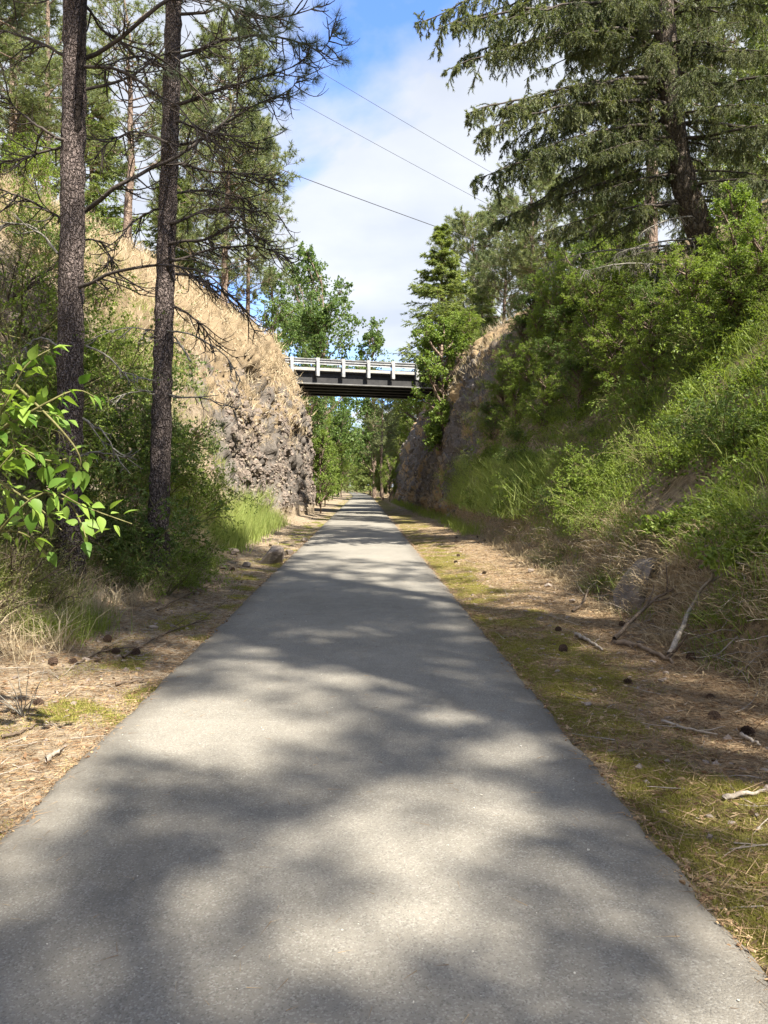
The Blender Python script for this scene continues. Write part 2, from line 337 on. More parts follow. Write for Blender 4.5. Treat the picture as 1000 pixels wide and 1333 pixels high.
def at(px, py, Y): return np.array([(px-473)/1000*Y, Y, CAMZ-(py-633)/1000*Y])

# ---------------------------------------------------------------- terrain: profiles of the cutting
LY = [-15, 10, 16, 22, 28, 36, 40, 43, 45.5, 60, 90, 140, 240]
LP = [
 [(-1.5,-.05),(-2.6,.02),(-3.3,.16),(-4.2,1.0),(-5.4,2.6),(-6.8,4.4),(-8.5,6.2),(-11,8.2),(-16,10.5),(-80,15)],
 [(-1.5,-.05),(-2.6,.02),(-3.3,.16),(-4.2,1.0),(-5.4,2.6),(-6.8,4.4),(-8.5,6.4),(-11,8.4),(-16,10.5),(-80,15)],
 [(-1.5,-.05),(-2.7,.02),(-3.4,.18),(-4.2,1.2),(-5.2,3.0),(-6.6,5.2),(-8.4,7.3),(-11,9.2),(-16,11.5),(-80,16)],
 [(-1.5,-.05),(-2.8,.02),(-3.7,.20),(-4.4,1.6),(-5.1,3.8),(-6.2,6.3),(-7.9,8.6),(-10.5,10.6),(-16,12.7),(-80,17)],
 [(-1.5,-.05),(-2.9,.02),(-4.1,.20),(-4.4,2.0),(-4.9,4.3),(-5.8,6.8),(-7.3,8.9),(-9.8,11.0),(-16,13.4),(-80,17)],
 [(-1.5,-.05),(-2.5,.02),(-3.4,.18),(-3.55,2.1),(-3.8,4.6),(-4.5,7.0),(-5.8,9.2),(-8.3,11.4),(-16,14),(-80,17)],
 [(-1.5,-.05),(-2.3,.02),(-2.9,.15),(-2.9,2.1),(-3.08,4.7),(-3.6,7.0),(-4.7,9.0),(-7.0,11.1),(-16,14),(-80,17)],
 [(-1.5,-.05),(-2.3,.02),(-2.75,.12),(-2.72,2.1),(-2.95,4.7),(-3.5,6.9),(-4.6,8.7),(-7.0,10.6),(-16,13.4),(-80,16)],
 [(-1.5,-.05),(-2.5,.02),(-3.3,.10),(-3.6,2.1),(-4.0,4.5),(-4.7,6.6),(-5.8,8.0),(-8.2,9.3),(-16,11.5),(-80,14)],
 [(-1.5,-.05),(-2.6,.02),(-3.6,.10),(-4.0,1.9),(-4.7,4.0),(-5.6,6.0),(-7.2,7.3),(-10,8.4),(-16,9.6),(-80,12)],
 [(-1.5,-.05),(-2.8,.02),(-4.0,.10),(-5.0,.8),(-6.2,1.7),(-7.6,2.6),(-9.4,3.4),(-12,4.2),(-18,5.2),(-80,8)],
 [(-1.5,-.05),(-3.2,.00),(-4.5,.05),(-6,.3),(-8,.5),(-10,.7),(-13,.9),(-16,1.2),(-22,1.8),(-80,4)],
 [(-1.5,-.05),(-4.2,.00),(-6.5,.05),(-9,.2),(-12,.3),(-15,.4),(-18,.5),(-22,.8),(-30,1.2),(-80,3)]]
RY = [-15, 6, 10, 14, 22, 30, 36, 40, 60, 80, 100, 140, 240]
RP = [
 [(1.2,-.05),(2.4,.02),(3.45,.05),(3.9,.85),(5.1,2.0),(6.8,3.9),(9.0,6.3),(12,8.6),(18,10.5),(80,15)],
 [(1.2,-.05),(2.4,.02),(3.45,.05),(3.85,.85),(5.0,2.0),(6.7,3.9),(9.0,6.3),(12,8.6),(18,10.5),(80,15)],
 [(1.2,-.05),(2.4,.02),(3.65,.05),(4.1,.85),(5.2,2.1),(6.8,4.1),(9.0,6.6),(12,8.8),(18,11),(80,15)],
 [(1.2,-.05),(2.5,.02),(3.8,.05),(4.3,.85),(5.3,2.2),(6.8,4.3),(8.9,6.8),(12,9.2),(18,11.5),(80,15)],
 [(1.2,-.05),(2.6,.02),(3.95,.05),(4.4,.80),(5.2,2.3),(6.6,4.5),(8.7,7.2),(11.5,9.6),(18,12),(80,16)],
 [(1.2,-.05),(2.7,.02),(4.05,.05),(4.45,.70),(5.1,2.5),(6.1,4.7),(7.7,7.5),(10,9.8),(17,12),(80,16)],
 [(1.2,-.05),(2.8,.02),(3.95,.05),(4.2,.90),(4.55,3.0),(5.05,5.6),(5.8,7.9),(7.2,9.8),(15,12),(80,16)],
 [(1.2,-.05),(2.7,.02),(3.65,.05),(3.85,1.0),(4.25,3.2),(4.75,5.9),(5.4,8.1),(6.5,9.6),(15,11.5),(80,15)],
 [(1.2,-.05),(2.5,.02),(3.35,.05),(3.55,1.0),(3.95,3.2),(4.5,5.9),(5.2,8.0),(6.4,9.2),(15,10.5),(80,13)],
 [(1.2,-.05),(2.4,.02),(3.1,.05),(3.3,1.0),(3.7,3.1),(4.3,5.5),(5.2,7.4),(6.6,8.2),(15,9),(80,11)],
 [(1.2,-.05),(2.4,.02),(3.3,.05),(3.9,.8),(4.8,2.0),(6,3.2),(7.8,4.2),(10,4.8),(16,5.5),(80,8)],
 [(1.2,-.05),(2.4,.02),(3.5,.05),(4.6,.2),(6,.5),(8,.8),(10,1.1),(13,1.4),(20,2),(80,4)],
 [(-.6,-.05),(.6,.02),(2.5,.05),(3.6,.2),(5,.4),(7,.6),(10,.8),(13,1),(20,1.4),(80,3)]]
LY, LP, RY, RP = np.array(LY, float), np.array(LP, float), np.array(RY, float), np.array(RP, float)
for _i, _d in enumerate([.3, .3, .3, .26, .18, .08]):
    RP[_i, 2:8, 0] -= _d; RP[_i, 1, 0] -= _d*.8
def section(side, Y):
    ky, kp = (LY, LP) if side < 0 else (RY, RP)
    i = int(np.clip(np.searchsorted(ky, Y)-1, 0, len(ky)-2)); f = np.clip((Y-ky[i])/(ky[i+1]-ky[i]), 0, 1); f = f*f*(3-2*f)*0.5+f*0.5
    return kp[i]*(1-f)+kp[i+1]*f
def height(X, Y):
    if -1.6 < X < 1.3: return 0.0
    side = -1 if X < 0 else 1; s = section(side, Y); x, z = np.abs(s[:, 0]), s[:, 1]
    return float(np.interp(abs(X), x, z))
def hit(px, py, y0=3.0, y1=150.0):
    Y = y0
    while Y < y1:
        p = at(px, py, Y)
        if p[2] <= height(p[0], Y): return p
        Y += 0.05 if Y < 30 else 0.15
    return at(px, py, y1)
Ys = np.concatenate([np.arange(-12, 2, 0.3), np.arange(2, 14, 0.11), np.arange(14, 50, 0.19), np.arange(50, 100, 0.6), np.arange(100, 241, 2.5)])
SUB = [26, 20, 14, 20, 20, 20, 18, 14, 14]
vs = np.concatenate([np.arange(n)/n+i for i, n in enumerate(SUB)]+[np.array([9.0])])
vs = vs.copy(); vs[vs > 8] = 8+(vs[vs > 8]-8)**1.8
def make_bank(side, name, mat):
    nY, nV = len(Ys), len(vs); P = np.zeros((nY, nV, 3)); kk = np.arange(10)
    for i, Y in enumerate(Ys):
        s = section(side, Y); P[i, :, 0] = np.interp(vs, kk, s[:, 0]); P[i, :, 2] = np.interp(vs, kk, s[:, 1]); P[i, :, 1] = Y
    # soften the corners of the profile
    Q = P.copy(); Q[:, 1:-1] = (P[:, :-2]+2*P[:, 1:-1]+P[:, 2:])/4; P = Q
    tv = np.gradient(P, axis=1); ty = np.gradient(P, axis=0); Nn = norm(np.cross(ty, tv)*(1 if side < 0 else -1))
    Nn = np.where(Nn[..., 2:3] < -0.2, -Nn, Nn)
    F = P.reshape(-1, 3); Vv = np.tile(vs, nY); Yv = F[:, 1]
    if side < 0: rock = sstep(20, 27, Yv)*(1-sstep(70, 90, Yv))*sstep(2.0, 2.5, Vv)*(1-sstep(5.2, 7.0, Vv))
    else: rock = sstep(31, 36, Yv)*(1-sstep(85, 98, Yv))*sstep(2.1, 2.6, Vv)*(1-sstep(6.0, 7.4, Vv))
    low = fbm(F*0.35, 4, 3)-0.5; mid = fbm(F*1.6, 4, 5)-0.5; fine = fbm(F*7, 3, 9)-0.5
    f1, f2, cid = worley(F*np.array([2.0, 2.0, 1.5]), 4); g1, g2, cid2 = worley(F*np.array([0.62, 0.62, 0.5]), 8)
    amp = sstep(1.6, 3.2, Vv)
    d = amp*(0.5*low+0.26*mid)+0.035*fine*(0.4+amp)+(1-amp)*sstep(0.25, 0.9, Vv)*(0.07*mid)
    d = d+rock*((cid-0.5)*0.36+(np.minimum(f2-f1, 0.3)-0.15)*0.55+(cid2-0.5)*0.45)
    if side < 0: d = d-rock*0.55*np.exp(-(((Yv-33.2)/1.1)**2))*sstep(2.2, 3.0, Vv)*(1-sstep(4.4, 5.3, Vv))*2.0
    d = np.where((Vv < 0.35), 0.0, d)
    F = F+Nn.reshape(-1, 3)*d[:, None]
    n = fbm(F*0.8, 4, 31); n2 = fbm(F*2.3, 3, 41)
    Z = np.zeros((len(F), 4)); Z[:, 3] = 1; Z[:, 0] = rock
    if side < 0:
        Z[:, 1] = np.clip(sstep(14.5, 21, Yv)*sstep(3.8, 5.8, Vv)*(1-sstep(70, 90, Yv))*1.1+rock*sstep(0.49, 0.62, n)*sstep(3.0, 4.4, Vv), 0, 1)
        Z[:, 2] = (1-sstep(.5, 1.1, Vv))*sstep(0.45, 0.62, n2)*0.8
    else:
        Z[:, 1] = np.clip((sstep(1.7, 2.1, Vv)*(1-sstep(3.0, 3.5, Vv)))*0.45+rock*sstep(.5, .62, n)*.7+rock*sstep(5.5, 6.8, Vv), 0, 1)
        Z[:, 2] = np.clip((1-sstep(.55, 1.1, Vv))*(.35+.65*sstep(.36, .56, n2))+(1-sstep(.9, 1.5, Vv))*sstep(.48, .62, n2)*.6, 0, 1)*sstep(.1, .22, Vv)*.78
    idx = np.arange(nY*nV).reshape(nY, nV); a, b, c, e = idx[:-1, :-1], idx[:-1, 1:], idx[1:, 1:], idx[1:, :-1]
    if side < 0: T = np.concatenate([np.stack([a, c, b], -1).reshape(-1, 3), np.stack([a, e, c], -1).reshape(-1, 3)])
    else: T = np.concatenate([np.stack([a, b, c], -1).reshape(-1, 3), np.stack([a, c, e], -1).reshape(-1, 3)])
    me = mesh_np(name, F, T, mat, None, True)
    at_ = me.attributes.new('zone', 'FLOAT_COLOR', 'POINT'); at_.data.foreach_set('color', Z.astype(np.float32).ravel())
    o = link(name, me); o['kind'] = 'structure'
    A, B, Cq = F[T[:, 0]], F[T[:, 1]], F[T[:, 2]]; cr_ = np.cross(B-A, Cq-A); ar = np.linalg.norm(cr_, axis=1)/2
    return dict(o=o, A=A, B=B, C=Cq, N=norm(cr_), area=ar, cen=(A+B+Cq)/3, v=Vv[T].mean(1), rock=Z[T, 0].mean(1), dry=Z[T, 1].mean(1), moss=Z[T, 2].mean(1))
LB = make_bank(-1, 'left_bank', M['lbank']); RB = make_bank(1, 'right_bank', M['rbank'])
def scatter(bk, n, w):
    p = bk['area']*w; c = np.cumsum(p); i = np.searchsorted(c, U(0, c[-1], n)); i = np.minimum(i, len(c)-1)
    a, b = np.sqrt(U(0, 1, (n, 1))), U(0, 1, (n, 1)); P = bk['A'][i]*(1-a)+bk['B'][i]*(a*(1-b))+bk['C'][i]*(a*b)
    return P, bk['N'][i], i

# ground out to the horizon, under the banks
gx = np.array([(-900, -300, -.3), (900, -300, -.3), (900, 1200, -.3), (-900, 1200, -.3)], float)
o = link('ground', mesh_np('ground', gx, [[0, 1, 2], [0, 2, 3]], M['ground'])); o['kind'] = 'structure'

# asphalt trail
def path_shift(Y): return -np.clip((Y-110)/110, 0, 2)**2*4.6
pY = np.concatenate([np.arange(-12, 1.5, 0.3), np.arange(1.5, 20, 0.05), np.arange(20, 60, 0.4), np.arange(60, 260, 2.0)]); px_ = np.array([0, .012, .03, .06, .1, .2, .35, .5, .65, .8, .9, .94, .97, .988, 1.0])
xl = -1.68+0.026*(fbm(np.stack([pY*0*0, pY*3.1, pY*0], 1), 4, 2)-.5)*2; xr = 1.345+0.026*(fbm(np.stack([pY*0+5, pY*3.1, pY*0], 1), 4, 6)-.5)*2
ej = lambda sd: .05*(fbm(np.stack([pY*0+sd, pY*9, pY*0], 1), 3, 12)-.5); xl = xl+ej(1.5); xr = xr+ej(7.5)
PX = xl[:, None]*(1-px_)+xr[:, None]*px_+path_shift(pY)[:, None]
PZ = np.broadcast_to(0.012+0.02*(1-((px_-.5)*2)**2), PX.shape).copy(); PZ[:, 0] -= .06; PZ[:, -1] -= .06; PZ[:, 1] -= .012; PZ[:, -2] -= .012
PV = np.stack([PX, np.broadcast_to(pY[:, None], PX.shape), PZ], -1); n1, n2 = PX.shape; idx = np.arange(n1*n2).reshape(n1, n2)
a, b, c, e = idx[:-1, :-1], idx[:-1, 1:], idx[1:, 1:], idx[1:, :-1]
me = mesh_np('asphalt_trail', PV.reshape(-1, 3), np.concatenate([np.stack([a, b, c], -1).reshape(-1, 3), np.stack([a, c, e], -1).reshape(-1, 3)]), M['asphalt'], None, True)
ea = me.attributes.new('edge', 'FLOAT', 'POINT'); ea.data.foreach_set('value', np.tile(np.clip(np.abs(px_-.5)*2*2.2-1.25, 0, 1), n1).astype(np.float32))
o = link('asphalt_trail', me); o['kind'] = 'structure'

# ---------------------------------------------------------------- rocks
def rock_mesh(name, mat, seed, n=13, sq=(1, 1, 1), bev=True):
    r = np.random.default_rng(seed); bm = bmesh.new()
    for p in r.normal(size=(n, 3)):
        p = p/np.linalg.norm(p); p = np.sign(p)*np.abs(p)**0.75; bm.verts.new(p*np.array(sq)*r.uniform(.8, 1.05)*.5)
    bmesh.ops.convex_hull(bm, input=bm.verts); 
    for v in [v for v in bm.verts if not v.link_faces]: bm.verts.remove(v)
    if bev: bmesh.ops.bevel(bm, geom=list(bm.edges), offset=0.035, segments=1, affect='EDGES', clamp_overlap=True)
    me = bpy.data.meshes.new(name); bm.to_mesh(me); bm.free(); me.materials.append(mat); NT[0] += len(me.polygons)*2; return me
def rock_arrays(n, seed):
    r = np.random.default_rng(seed); bm = bmesh.new()
    for p in r.normal(size=(n, 3)):
        p = p/np.linalg.norm(p); bm.verts.new(np.sign(p)*np.abs(p)**.75*r.uniform(.75, 1.05)*.5)
    bmesh.ops.convex_hull(bm, input=bm.verts)
    for v in [v for v in bm.verts if not v.link_faces]: bm.verts.remove(v)
    bmesh.ops.triangulate(bm, faces=bm.faces); bm.verts.index_update()
    V = np.array([v.co[:] for v in bm.verts]); T = np.array([[v.index for v in f.verts] for f in bm.faces]); bm.free(); return V, T
RA = [rock_arrays(11, s) for s in range(6)]
def rot_rand(n):
    q = norm(rng.normal(size=(n, 4))); w, x, y, z = q.T
    return np.stack([1-2*(y*y+z*z), 2*(x*y-z*w), 2*(x*z+y*w), 2*(x*y+z*w), 1-2*(x*x+z*z), 2*(y*z-x*w), 2*(x*z-y*w), 2*(y*z+x*w), 1-2*(x*x+y*y)], 1).reshape(n, 3, 3)
def rubble(g, P, size, flat=1.0):
    k = rng.integers(0, len(RA), len(P)); Rm = rot_rand(len(P))
    for j, (V, T) in enumerate(RA):
        m = k == j; n = m.sum()
        if not n: continue
        W_ = np.einsum('nij,vj->nvi', Rm[m], V)*size[m][:, None, None]*U(.7, 1.2, (n, 1, 3)); W_[..., 2] *= flat
        W_ = W_+P[m][:, None]; g.add(W_.reshape(-1, 3), (T[None]+np.arange(n)[:, None, None]*len(V)).reshape(-1, 3), U(0, 1))
def blocks(bk, mats, w, n, s0, s1, nstuff, ss0, ss1, mat):
    P, N, i = scatter(bk, n, w)
    for j in range(n):
        o = link('basalt_block', mats[j % len(mats)], bk['o'], Vector(P[j]-N[j]*0.05)); s = s0+(s1-s0)*random.random()**2
        o.scale = (s*random.uniform(.8, 1.2), s*random.uniform(.8, 1.2), s*random.uniform(.9, 1.5)); o.rotation_euler = (random.uniform(-.4, .4), random.uniform(-.4, .4), random.uniform(0, 6.3))
    P, N, i = scatter(bk, nstuff, w); g = Geo(); rubble(g, P-N*0.02, U(ss0, ss1, nstuff)); o = g.build('rock_rubble', mat, bk['o']); o['kind'] = 'stuff'
bm_l = [rock_mesh('basalt_block', M['basalt'], 50+i) for i in range(8)]; bm_r = [rock_mesh('basalt_block', M['basalt_dark'], 70+i) for i in range(6)]
Yc = LB['cen'][:, 1]; vis = (Yc > 22)*(Yc < 46)
nl = fbm(LB['cen']*.5, 3, 77)
blocks(LB, bm_l, LB['rock']*vis*(1-sstep(3.4, 5.2, LB['v']))*sstep(.35, .55, nl)*(LB['v'] > 2.05), 230, .18, .5, 7000, .08, .24, M['basalt'])
wl_ = (Yc > 9)*(Yc < 24)*(LB['v'] > 2.6)*(LB['v'] < 6)*sstep(.5, .6, fbm(LB['cen']*.7, 3, 78))
P, N, i_ = scatter(LB, 60, wl_)
for j in range(60):
    o = link('basalt_block', bm_l[j % 8], LB['o'], Vector(P[j]-N[j]*.05)); q = U(.25, .8); o.scale = (q, q*U(.7, 1.1), q*U(.8, 1.2)); o.rotation_euler = (U(-.5, .5), U(-.5, .5), U(0, 6.3))
Yr = RB['cen'][:, 1]; visr = (Yr > 33)*(Yr < 84)
blocks(RB, bm_r, RB['rock']*visr*(1-sstep(4.8, 6.4, RB['v'])), 240, .2, .55, 4500, .09, .26, M['basalt_dark'])

# ---------------------------------------------------------------- trees
def tufts(g, P, D, n, L, Wd, spread=0.9, tint=None):
    N = len(P); d = norm(np.repeat(D, n, 0)*0.55+rdir(N*n)*spread); p = np.repeat(P, n, 0)
    tt = np.repeat(U(0, 1, N), n)*.7+U(0, .3, N*n) if tint is None else tint
    blades(g, p, d, L*U(.7, 1.15, N*n), Wd, tt)
def trunk_line(H, K=14, lean=0.02, seed=0):
    r = np.random.default_rng(seed); z = np.linspace(0, H, K); x = np.cumsum(r.normal(size=K))*lean*H/K; y = np.cumsum(r.normal(size=K))*lean*H/K
    return np.stack([x-x[0], y-y[0], z], 1)[None]
def pine_proto(H, r0, seed, t0=.3, nl=75, rad=2.6, ntw=13, nn=19, mat='pine', bark='bark_far', shape=None):
    global rng; rng = np.random.default_rng(seed)
    tr = trunk_line(H, 16, .06, seed); tg = Geo(); tubes(tg, tr, r0, .02, 8, power=.9)
    sh = shape or (lambda t: np.sqrt(np.clip(1-((t-.35)/.65)**2, 0.02, 1))*rad)
    tl = lambda t: sh(np.clip((t-t0)/(1-t0), 0, 1))
    li, ll = spawn(tr, np.ones(1), nl, t0, .985, 78, tl, 6, -.05, .12, .35)
    tubes(tg, li, .035, .008, 4)
    ns = 9; rot = U(0, 6.28, ns)      # dead stubs below the crown
    st = grow(along(tr, U(t0*.35, t0, (1, ns)))[0].reshape(-1, 3), np.stack([np.cos(rot), np.sin(rot), rot*0-.1], 1), U(.5, 1.6, ns), 4, .1, .15); tubes(tg, st, .022, .006, 3)
    tw, twl = spawn(li, ll, ntw, .3, 1., 50, lambda t: .42-.2*t, 3, -.05, .15, .2); tubes(tg, tw, .012, .006, 3)
    g = Geo(); P, D = along(tw, np.tile([[.55, .8, 1.]], (len(tw), 1))); tufts(g, P.reshape(-1, 3), D.reshape(-1, 3), nn, .25, .032)
    return tg.mesh('trunk', M[bark], True), g.mesh('crown', M[mat])
def fir_proto(H, r0, seed, rad=2.8, nl=190, ntw=17, t0=.06, mat='fir', lsz=.19):
    global rng; rng = np.random.default_rng(seed)
    tr = trunk_line(H, 14, .02, seed); tg = Geo(); tubes(tg, tr, r0, .015, 8)
    li, ll = spawn(tr, np.ones(1), nl, t0, .99, 85, lambda t: rad*(1-t)**.8+.12, 6, .12, .1, .30)
    tubes(tg, li, .028, .006, 4)
    tw, twl = spawn(li, ll, ntw, .15, 1., 48, lambda t: .40*(1.1-t*.7), 4, .25, .12, .0, .8)
    g = Geo(); m = 9; P, D = along(tw, np.tile(np.linspace(.05, 1, m)[None], (len(tw), 1))); N = len(tw)*m
    P, D = P.reshape(-1, 3), D.reshape(-1, 3); tt = np.repeat(U(0, 1, len(tw)), m)
    for k in range(2):
        d = norm(D*.8+rdir(N)*.75-np.array([0, 0, .15])); blades(g, P, d, lsz*U(.8, 1.4, N), .06, np.clip(tt*.7+U(0, .3, N), 0, 1))
    return tg.mesh('trunk', M['bark_far'], True), g.mesh('crown', M[mat])
def broad_proto(H, r0, seed, rad=3.0, nl=26, mat='cotton', leaf=.13, nleaf=5, t0=.2, nb=9, ntw=7):
    global rng; rng = np.random.default_rng(seed)
    tr = trunk_line(H, 12, .05, seed); tg = Geo(); tubes(tg, tr, r0, .02, 7)
    li, ll = spawn(tr, np.ones(1), nl, t0, .97, 42, lambda t: rad*np.sqrt(np.clip(1.05-((t-.45)/.6)**2, .06, 1)), 6, -.05, .12, .25); tubes(tg, li, .06, .012, 5)
    b, bl = spawn(li, ll, nb, .2, 1., 45, lambda t: .5-.25*t, 4, .0, .15, .1); tubes(tg, b, .015, .006, 3)
    tw, twl = spawn(b, bl, ntw, .25, 1., 50, lambda t: .6-.25*t, 3, .1, .15, .0)
    g = Geo(); m = nleaf; P, D = along(tw, U(.2, 1., (len(tw), m))); N = len(tw)*m; tt = np.repeat(U(0, 1, len(tw)), m)
    d = norm(D.reshape(-1, 3)*.4+rdir(N)*.9-np.array([0, 0, .35])); leaves(g, P.reshape(-1, 3)+rdir(N)*.05, d, leaf*U(.7, 1.2, N), leaf*.8, np.clip(tt*.7+U(0, .35, N), 0, 1))
    return tg.mesh('trunk', M['bark_far'], True), g.mesh('crown', M[mat])
def plant_tree(name, protos, P, label, cat='tree', group=None, s=1.0, rz=None, lean=(0, 0)):
    o = empty(name, label, cat, Vector(P), group); o.scale = (s, s, s); o.rotation_euler = (lean[0], lean[1], U(0, 6.28) if rz is None else rz)
    link('trunk', protos[0], o); link('crown', protos[1], o); return o
PINE = [pine_proto(15, .22, 11), pine_proto(16, .24, 12, t0=.33, rad=2.4), pine_proto(14, .2, 13, t0=.10, nl=105, rad=3.0)]
SPARSE = [pine_proto(15, .22, 14, t0=.35, nl=52, rad=2.4, ntw=10, nn=10), pine_proto(16, .22, 17, t0=.3, nl=56, rad=2.5, ntw=10, nn=10)]
FIR = [fir_proto(15, .2, 21), fir_proto(13, .17, 22, rad=2.3)]
BROAD = [broad_proto(16, .22, 31, rad=3.4, nl=40, leaf=.20, t0=.12), broad_proto(11, .15, 32, rad=2.4, nl=30, leaf=.16, t0=.12)]
SHTREE = [broad_proto(5.0, .06, 33, rad=1.7, nl=22, mat='shrub', leaf=.068, nleaf=9, t0=.12), broad_proto(4.0, .05, 34, rad=1.6, nl=20, mat='shrub_dark', leaf=.066, nleaf=9, t0=.1)]
SHPALE = broad_proto(4.2, .05, 35, rad=1.5, nl=22, mat='shrub_pale', leaf=.09, nleaf=7, t0=.1)
rng = np.random.default_rng(99)
def gp(px, Y): X = (px-473)/1000*Y; return (X, Y, height(X, Y)-.1)
def topscale(P, py, H): return (CAMZ-(py-633)/1000*P[1]-P[2])/H
def T(name, protos, H, px, Y, ytop, label, cat='tree', group=None, sx=1.0, Pz=None):
    P = gp(px, Y); s = topscale(P, ytop, H); o = plant_tree(name, protos, P, label, cat, group, s)
    o.scale = (s*sx, s*sx, s); return o
# beyond the bridge, left to right
T('cottonwood_tree', BROAD[1], 11, 353, 66, 366, 'slim green cottonwood on the left rim, left of the tall one behind the bridge')
T('cottonwood_tree', BROAD[0], 16, 425, 82, 356, 'tall full cottonwood rising behind the left half of the bridge', sx=.95)
T('cottonwood_tree', BROAD[0], 16, 398, 92, 372, 'cottonwood peeping over the guardrail close to the left cliff', sx=.8)
T('cottonwood_tree', BROAD[1], 11, 487, 108, 442, 'small cottonwood crown showing just above the middle of the guardrail')
T('fir_tree', FIR[0], 15, 573, 56, 293, 'pointed conical fir on the right rim beside the bridge end', sx=1.55)
T('fir_tree', FIR[1], 13, 628, 64, 335, 'green fir standing between the pointed fir and the tall pine', sx=1.15)
T('pine_tree', PINE[2], 14, 622, 82, 278, 'distant dark pine whose top shows right of the pointed fir')
T('pine_tree', PINE[0], 15, 698, 47, 195, 'tall pine with a long pale bare trunk on the right rim', sx=1.15)
T('pine_tree', PINE[1], 16, 715, 54, 225, 'pine with a slimmer trunk just behind the pale trunked pine', sx=1.1)
T('pine_tree', PINE[2], 14, 655, 60, 262, 'bushy pine filling the gap left of the pale trunked pine')
# seen under the bridge
T('cottonwood_tree', BROAD[0], 16, 405, 70, 455, 'leafy cottonwood seen under the left end of the bridge', sx=1.0)
T('cottonwood_tree', BROAD[1], 11, 440, 118, 520, 'cottonwood seen far down the trail under the middle of the bridge', sx=1.3)
T('pine_tree', PINE[1], 16, 498, 88, 500, 'pine with a thin pale trunk seen under the bridge, right of the trail')
T('fir_tree', FIR[0], 15, 520, 98, 505, 'dark fir seen under the right end of the bridge', sx=1.2)
T('fir_tree', FIR[1], 13, 482, 128, 540, 'far small fir closing the view at the end of the trail', sx=1.3)
T('fir_tree', FIR[0], 15, 425, 140, 545, 'far fir left of where the trail vanishes', sx=1.4)
T('fir_tree', FIR[0], 15, 452, 185, 560, 'farthest fir right behind the vanishing end of the trail', sx=1.6)
for i, (px, Y, yt) in enumerate([(390, 150, 540), (410, 190, 570), (440, 215, 575), (465, 215, 572), (500, 165, 545), (530, 150, 530), (550, 130, 500), (375, 120, 500)]):
    T('cottonwood_tree', BROAD[i % 2], (16, 11)[i % 2], px, Y, yt, 'far leafy tree in the wood that closes the end of the trail', 'tree', 'far trees closing the end of the trail', sx=1.7)
for i, (x, Y, sc, pr) in enumerate([(-4.5, 96, 1.7, 0), (-6.5, 88, 1.9, 1), (4.6, 100, 1.9, 1), (6.5, 92, 1.9, 0), (5.2, 112, 2.1, 2), (-5.5, 118, 2.3, 2), (-7.5, 134, 2.6, 0), (4.0, 130, 2.2, 0), (3.4, 150, 2.2, 2), (5.6, 165, 2.8, 1), (-6.5, 160, 2.6, 1), (2.6, 185, 2.5, 0), (-10, 190, 3, 2), (0.5, 215, 2.6, 2), (-2.6, 240, 3.2, 0), (-9, 236, 3.0, 0), (3.5, 232, 3.4, 1), (-16, 238, 3.6, 1), (-6, 262, 4.2, 1), (-12, 268, 4.2, 0), (1, 266, 4.2, 0), (8, 240, 4, 2), (-3.9, 72, 1.0, 1), (-5.2, 80, 1.6, 0)]):
    pr_ = (SHTREE[0], SHTREE[1], SHPALE)[pr]; o = plant_tree('leafy_tree', pr_, (x, Y, height(x, Y)-.2 if Y < 240 else 0), ['mid green', 'dark green', 'pale green'][pr]+' leafy tree '+('left' if x < 0 else 'right')+' of the far trail, '+['just beyond the bridge', 'well beyond the bridge', 'near the end of the trail', 'behind the end of the trail'][int(np.searchsorted([105, 150, 215], Y))], 'small tree', 'low trees lining the far trail', sc); o.scale = (sc*1.25, sc*1.25, sc)
# left rim
T('pine_tree', PINE[2], 14, 292, 35, 40, 'dense dark pine on the left rim behind the right-hand bare trunk', sx=1.0)
T('pine_tree', PINE[0], 15, 250, 43, 105, 'pine behind the dense dark pine, above the dry grass slope', sx=1.1)
T('pine_tree', SPARSE[1], 16, 165, 37, -60, 'tall pine on the left rim seen between the two bare trunks', sx=1.2)
T('pine_tree', SPARSE[0], 15, 60, 30, -150, 'tall pine on the left bank behind the nearest trunk', sx=.95)
T('pine_tree', PINE[0], 15, -30, 20, -330, 'pine on the left bank cut off by the left edge of the photo', sx=.9)
T('fir_tree', FIR[0], 15, 120, 50, 60, 'fir far behind on the left rim, between the nearest trunk and the tall pine', sx=1.1)
T('pine_tree', PINE[1], 16, 20, 46, -80, 'pine farthest back at the upper left', sx=1.3)
T('fir_tree', FIR[1], 13, 225, 40, 210, 'low dense fir on the left rim between the slimmer trunk and the dry slope', sx=1.5)
T('pine_tree', SPARSE[0], 15, 110, 33, 120, 'short bushy pine on the left rim just right of the nearest trunk', sx=1.6)
T('pine_tree', PINE[2], 14, 15, 27, 60, 'short bushy pine on the left bank at the edge of the photo', sx=1.5)
T('pine_tree', PINE[2], 14, 322, 41, 150, 'pine at the right end of the left rim, leaning over the dry grass crest', sx=.8)
# right bank, upper
T('pine_tree', PINE[0], 15, 848, 26, -330, 'straight trunked pine just left of the leaning fir on the right bank', sx=.9)
T('pine_tree', PINE[2], 14, 935, 33, -120, 'pine behind the leaning fir at the upper right', sx=1.0)
T('fir_tree', FIR[0], 15, 1010, 27, -200, 'fir at the upper right edge of the photo', sx=.9)
T('fir_tree', FIR[1], 13, 800, 38, 110, 'fir behind the straight trunked pine, on top of the right bank', sx=1.1)
T('pine_tree', PINE[1], 16, 775, 44, 190, 'pine on the right rim showing under the leaning fir boughs', sx=1.1)
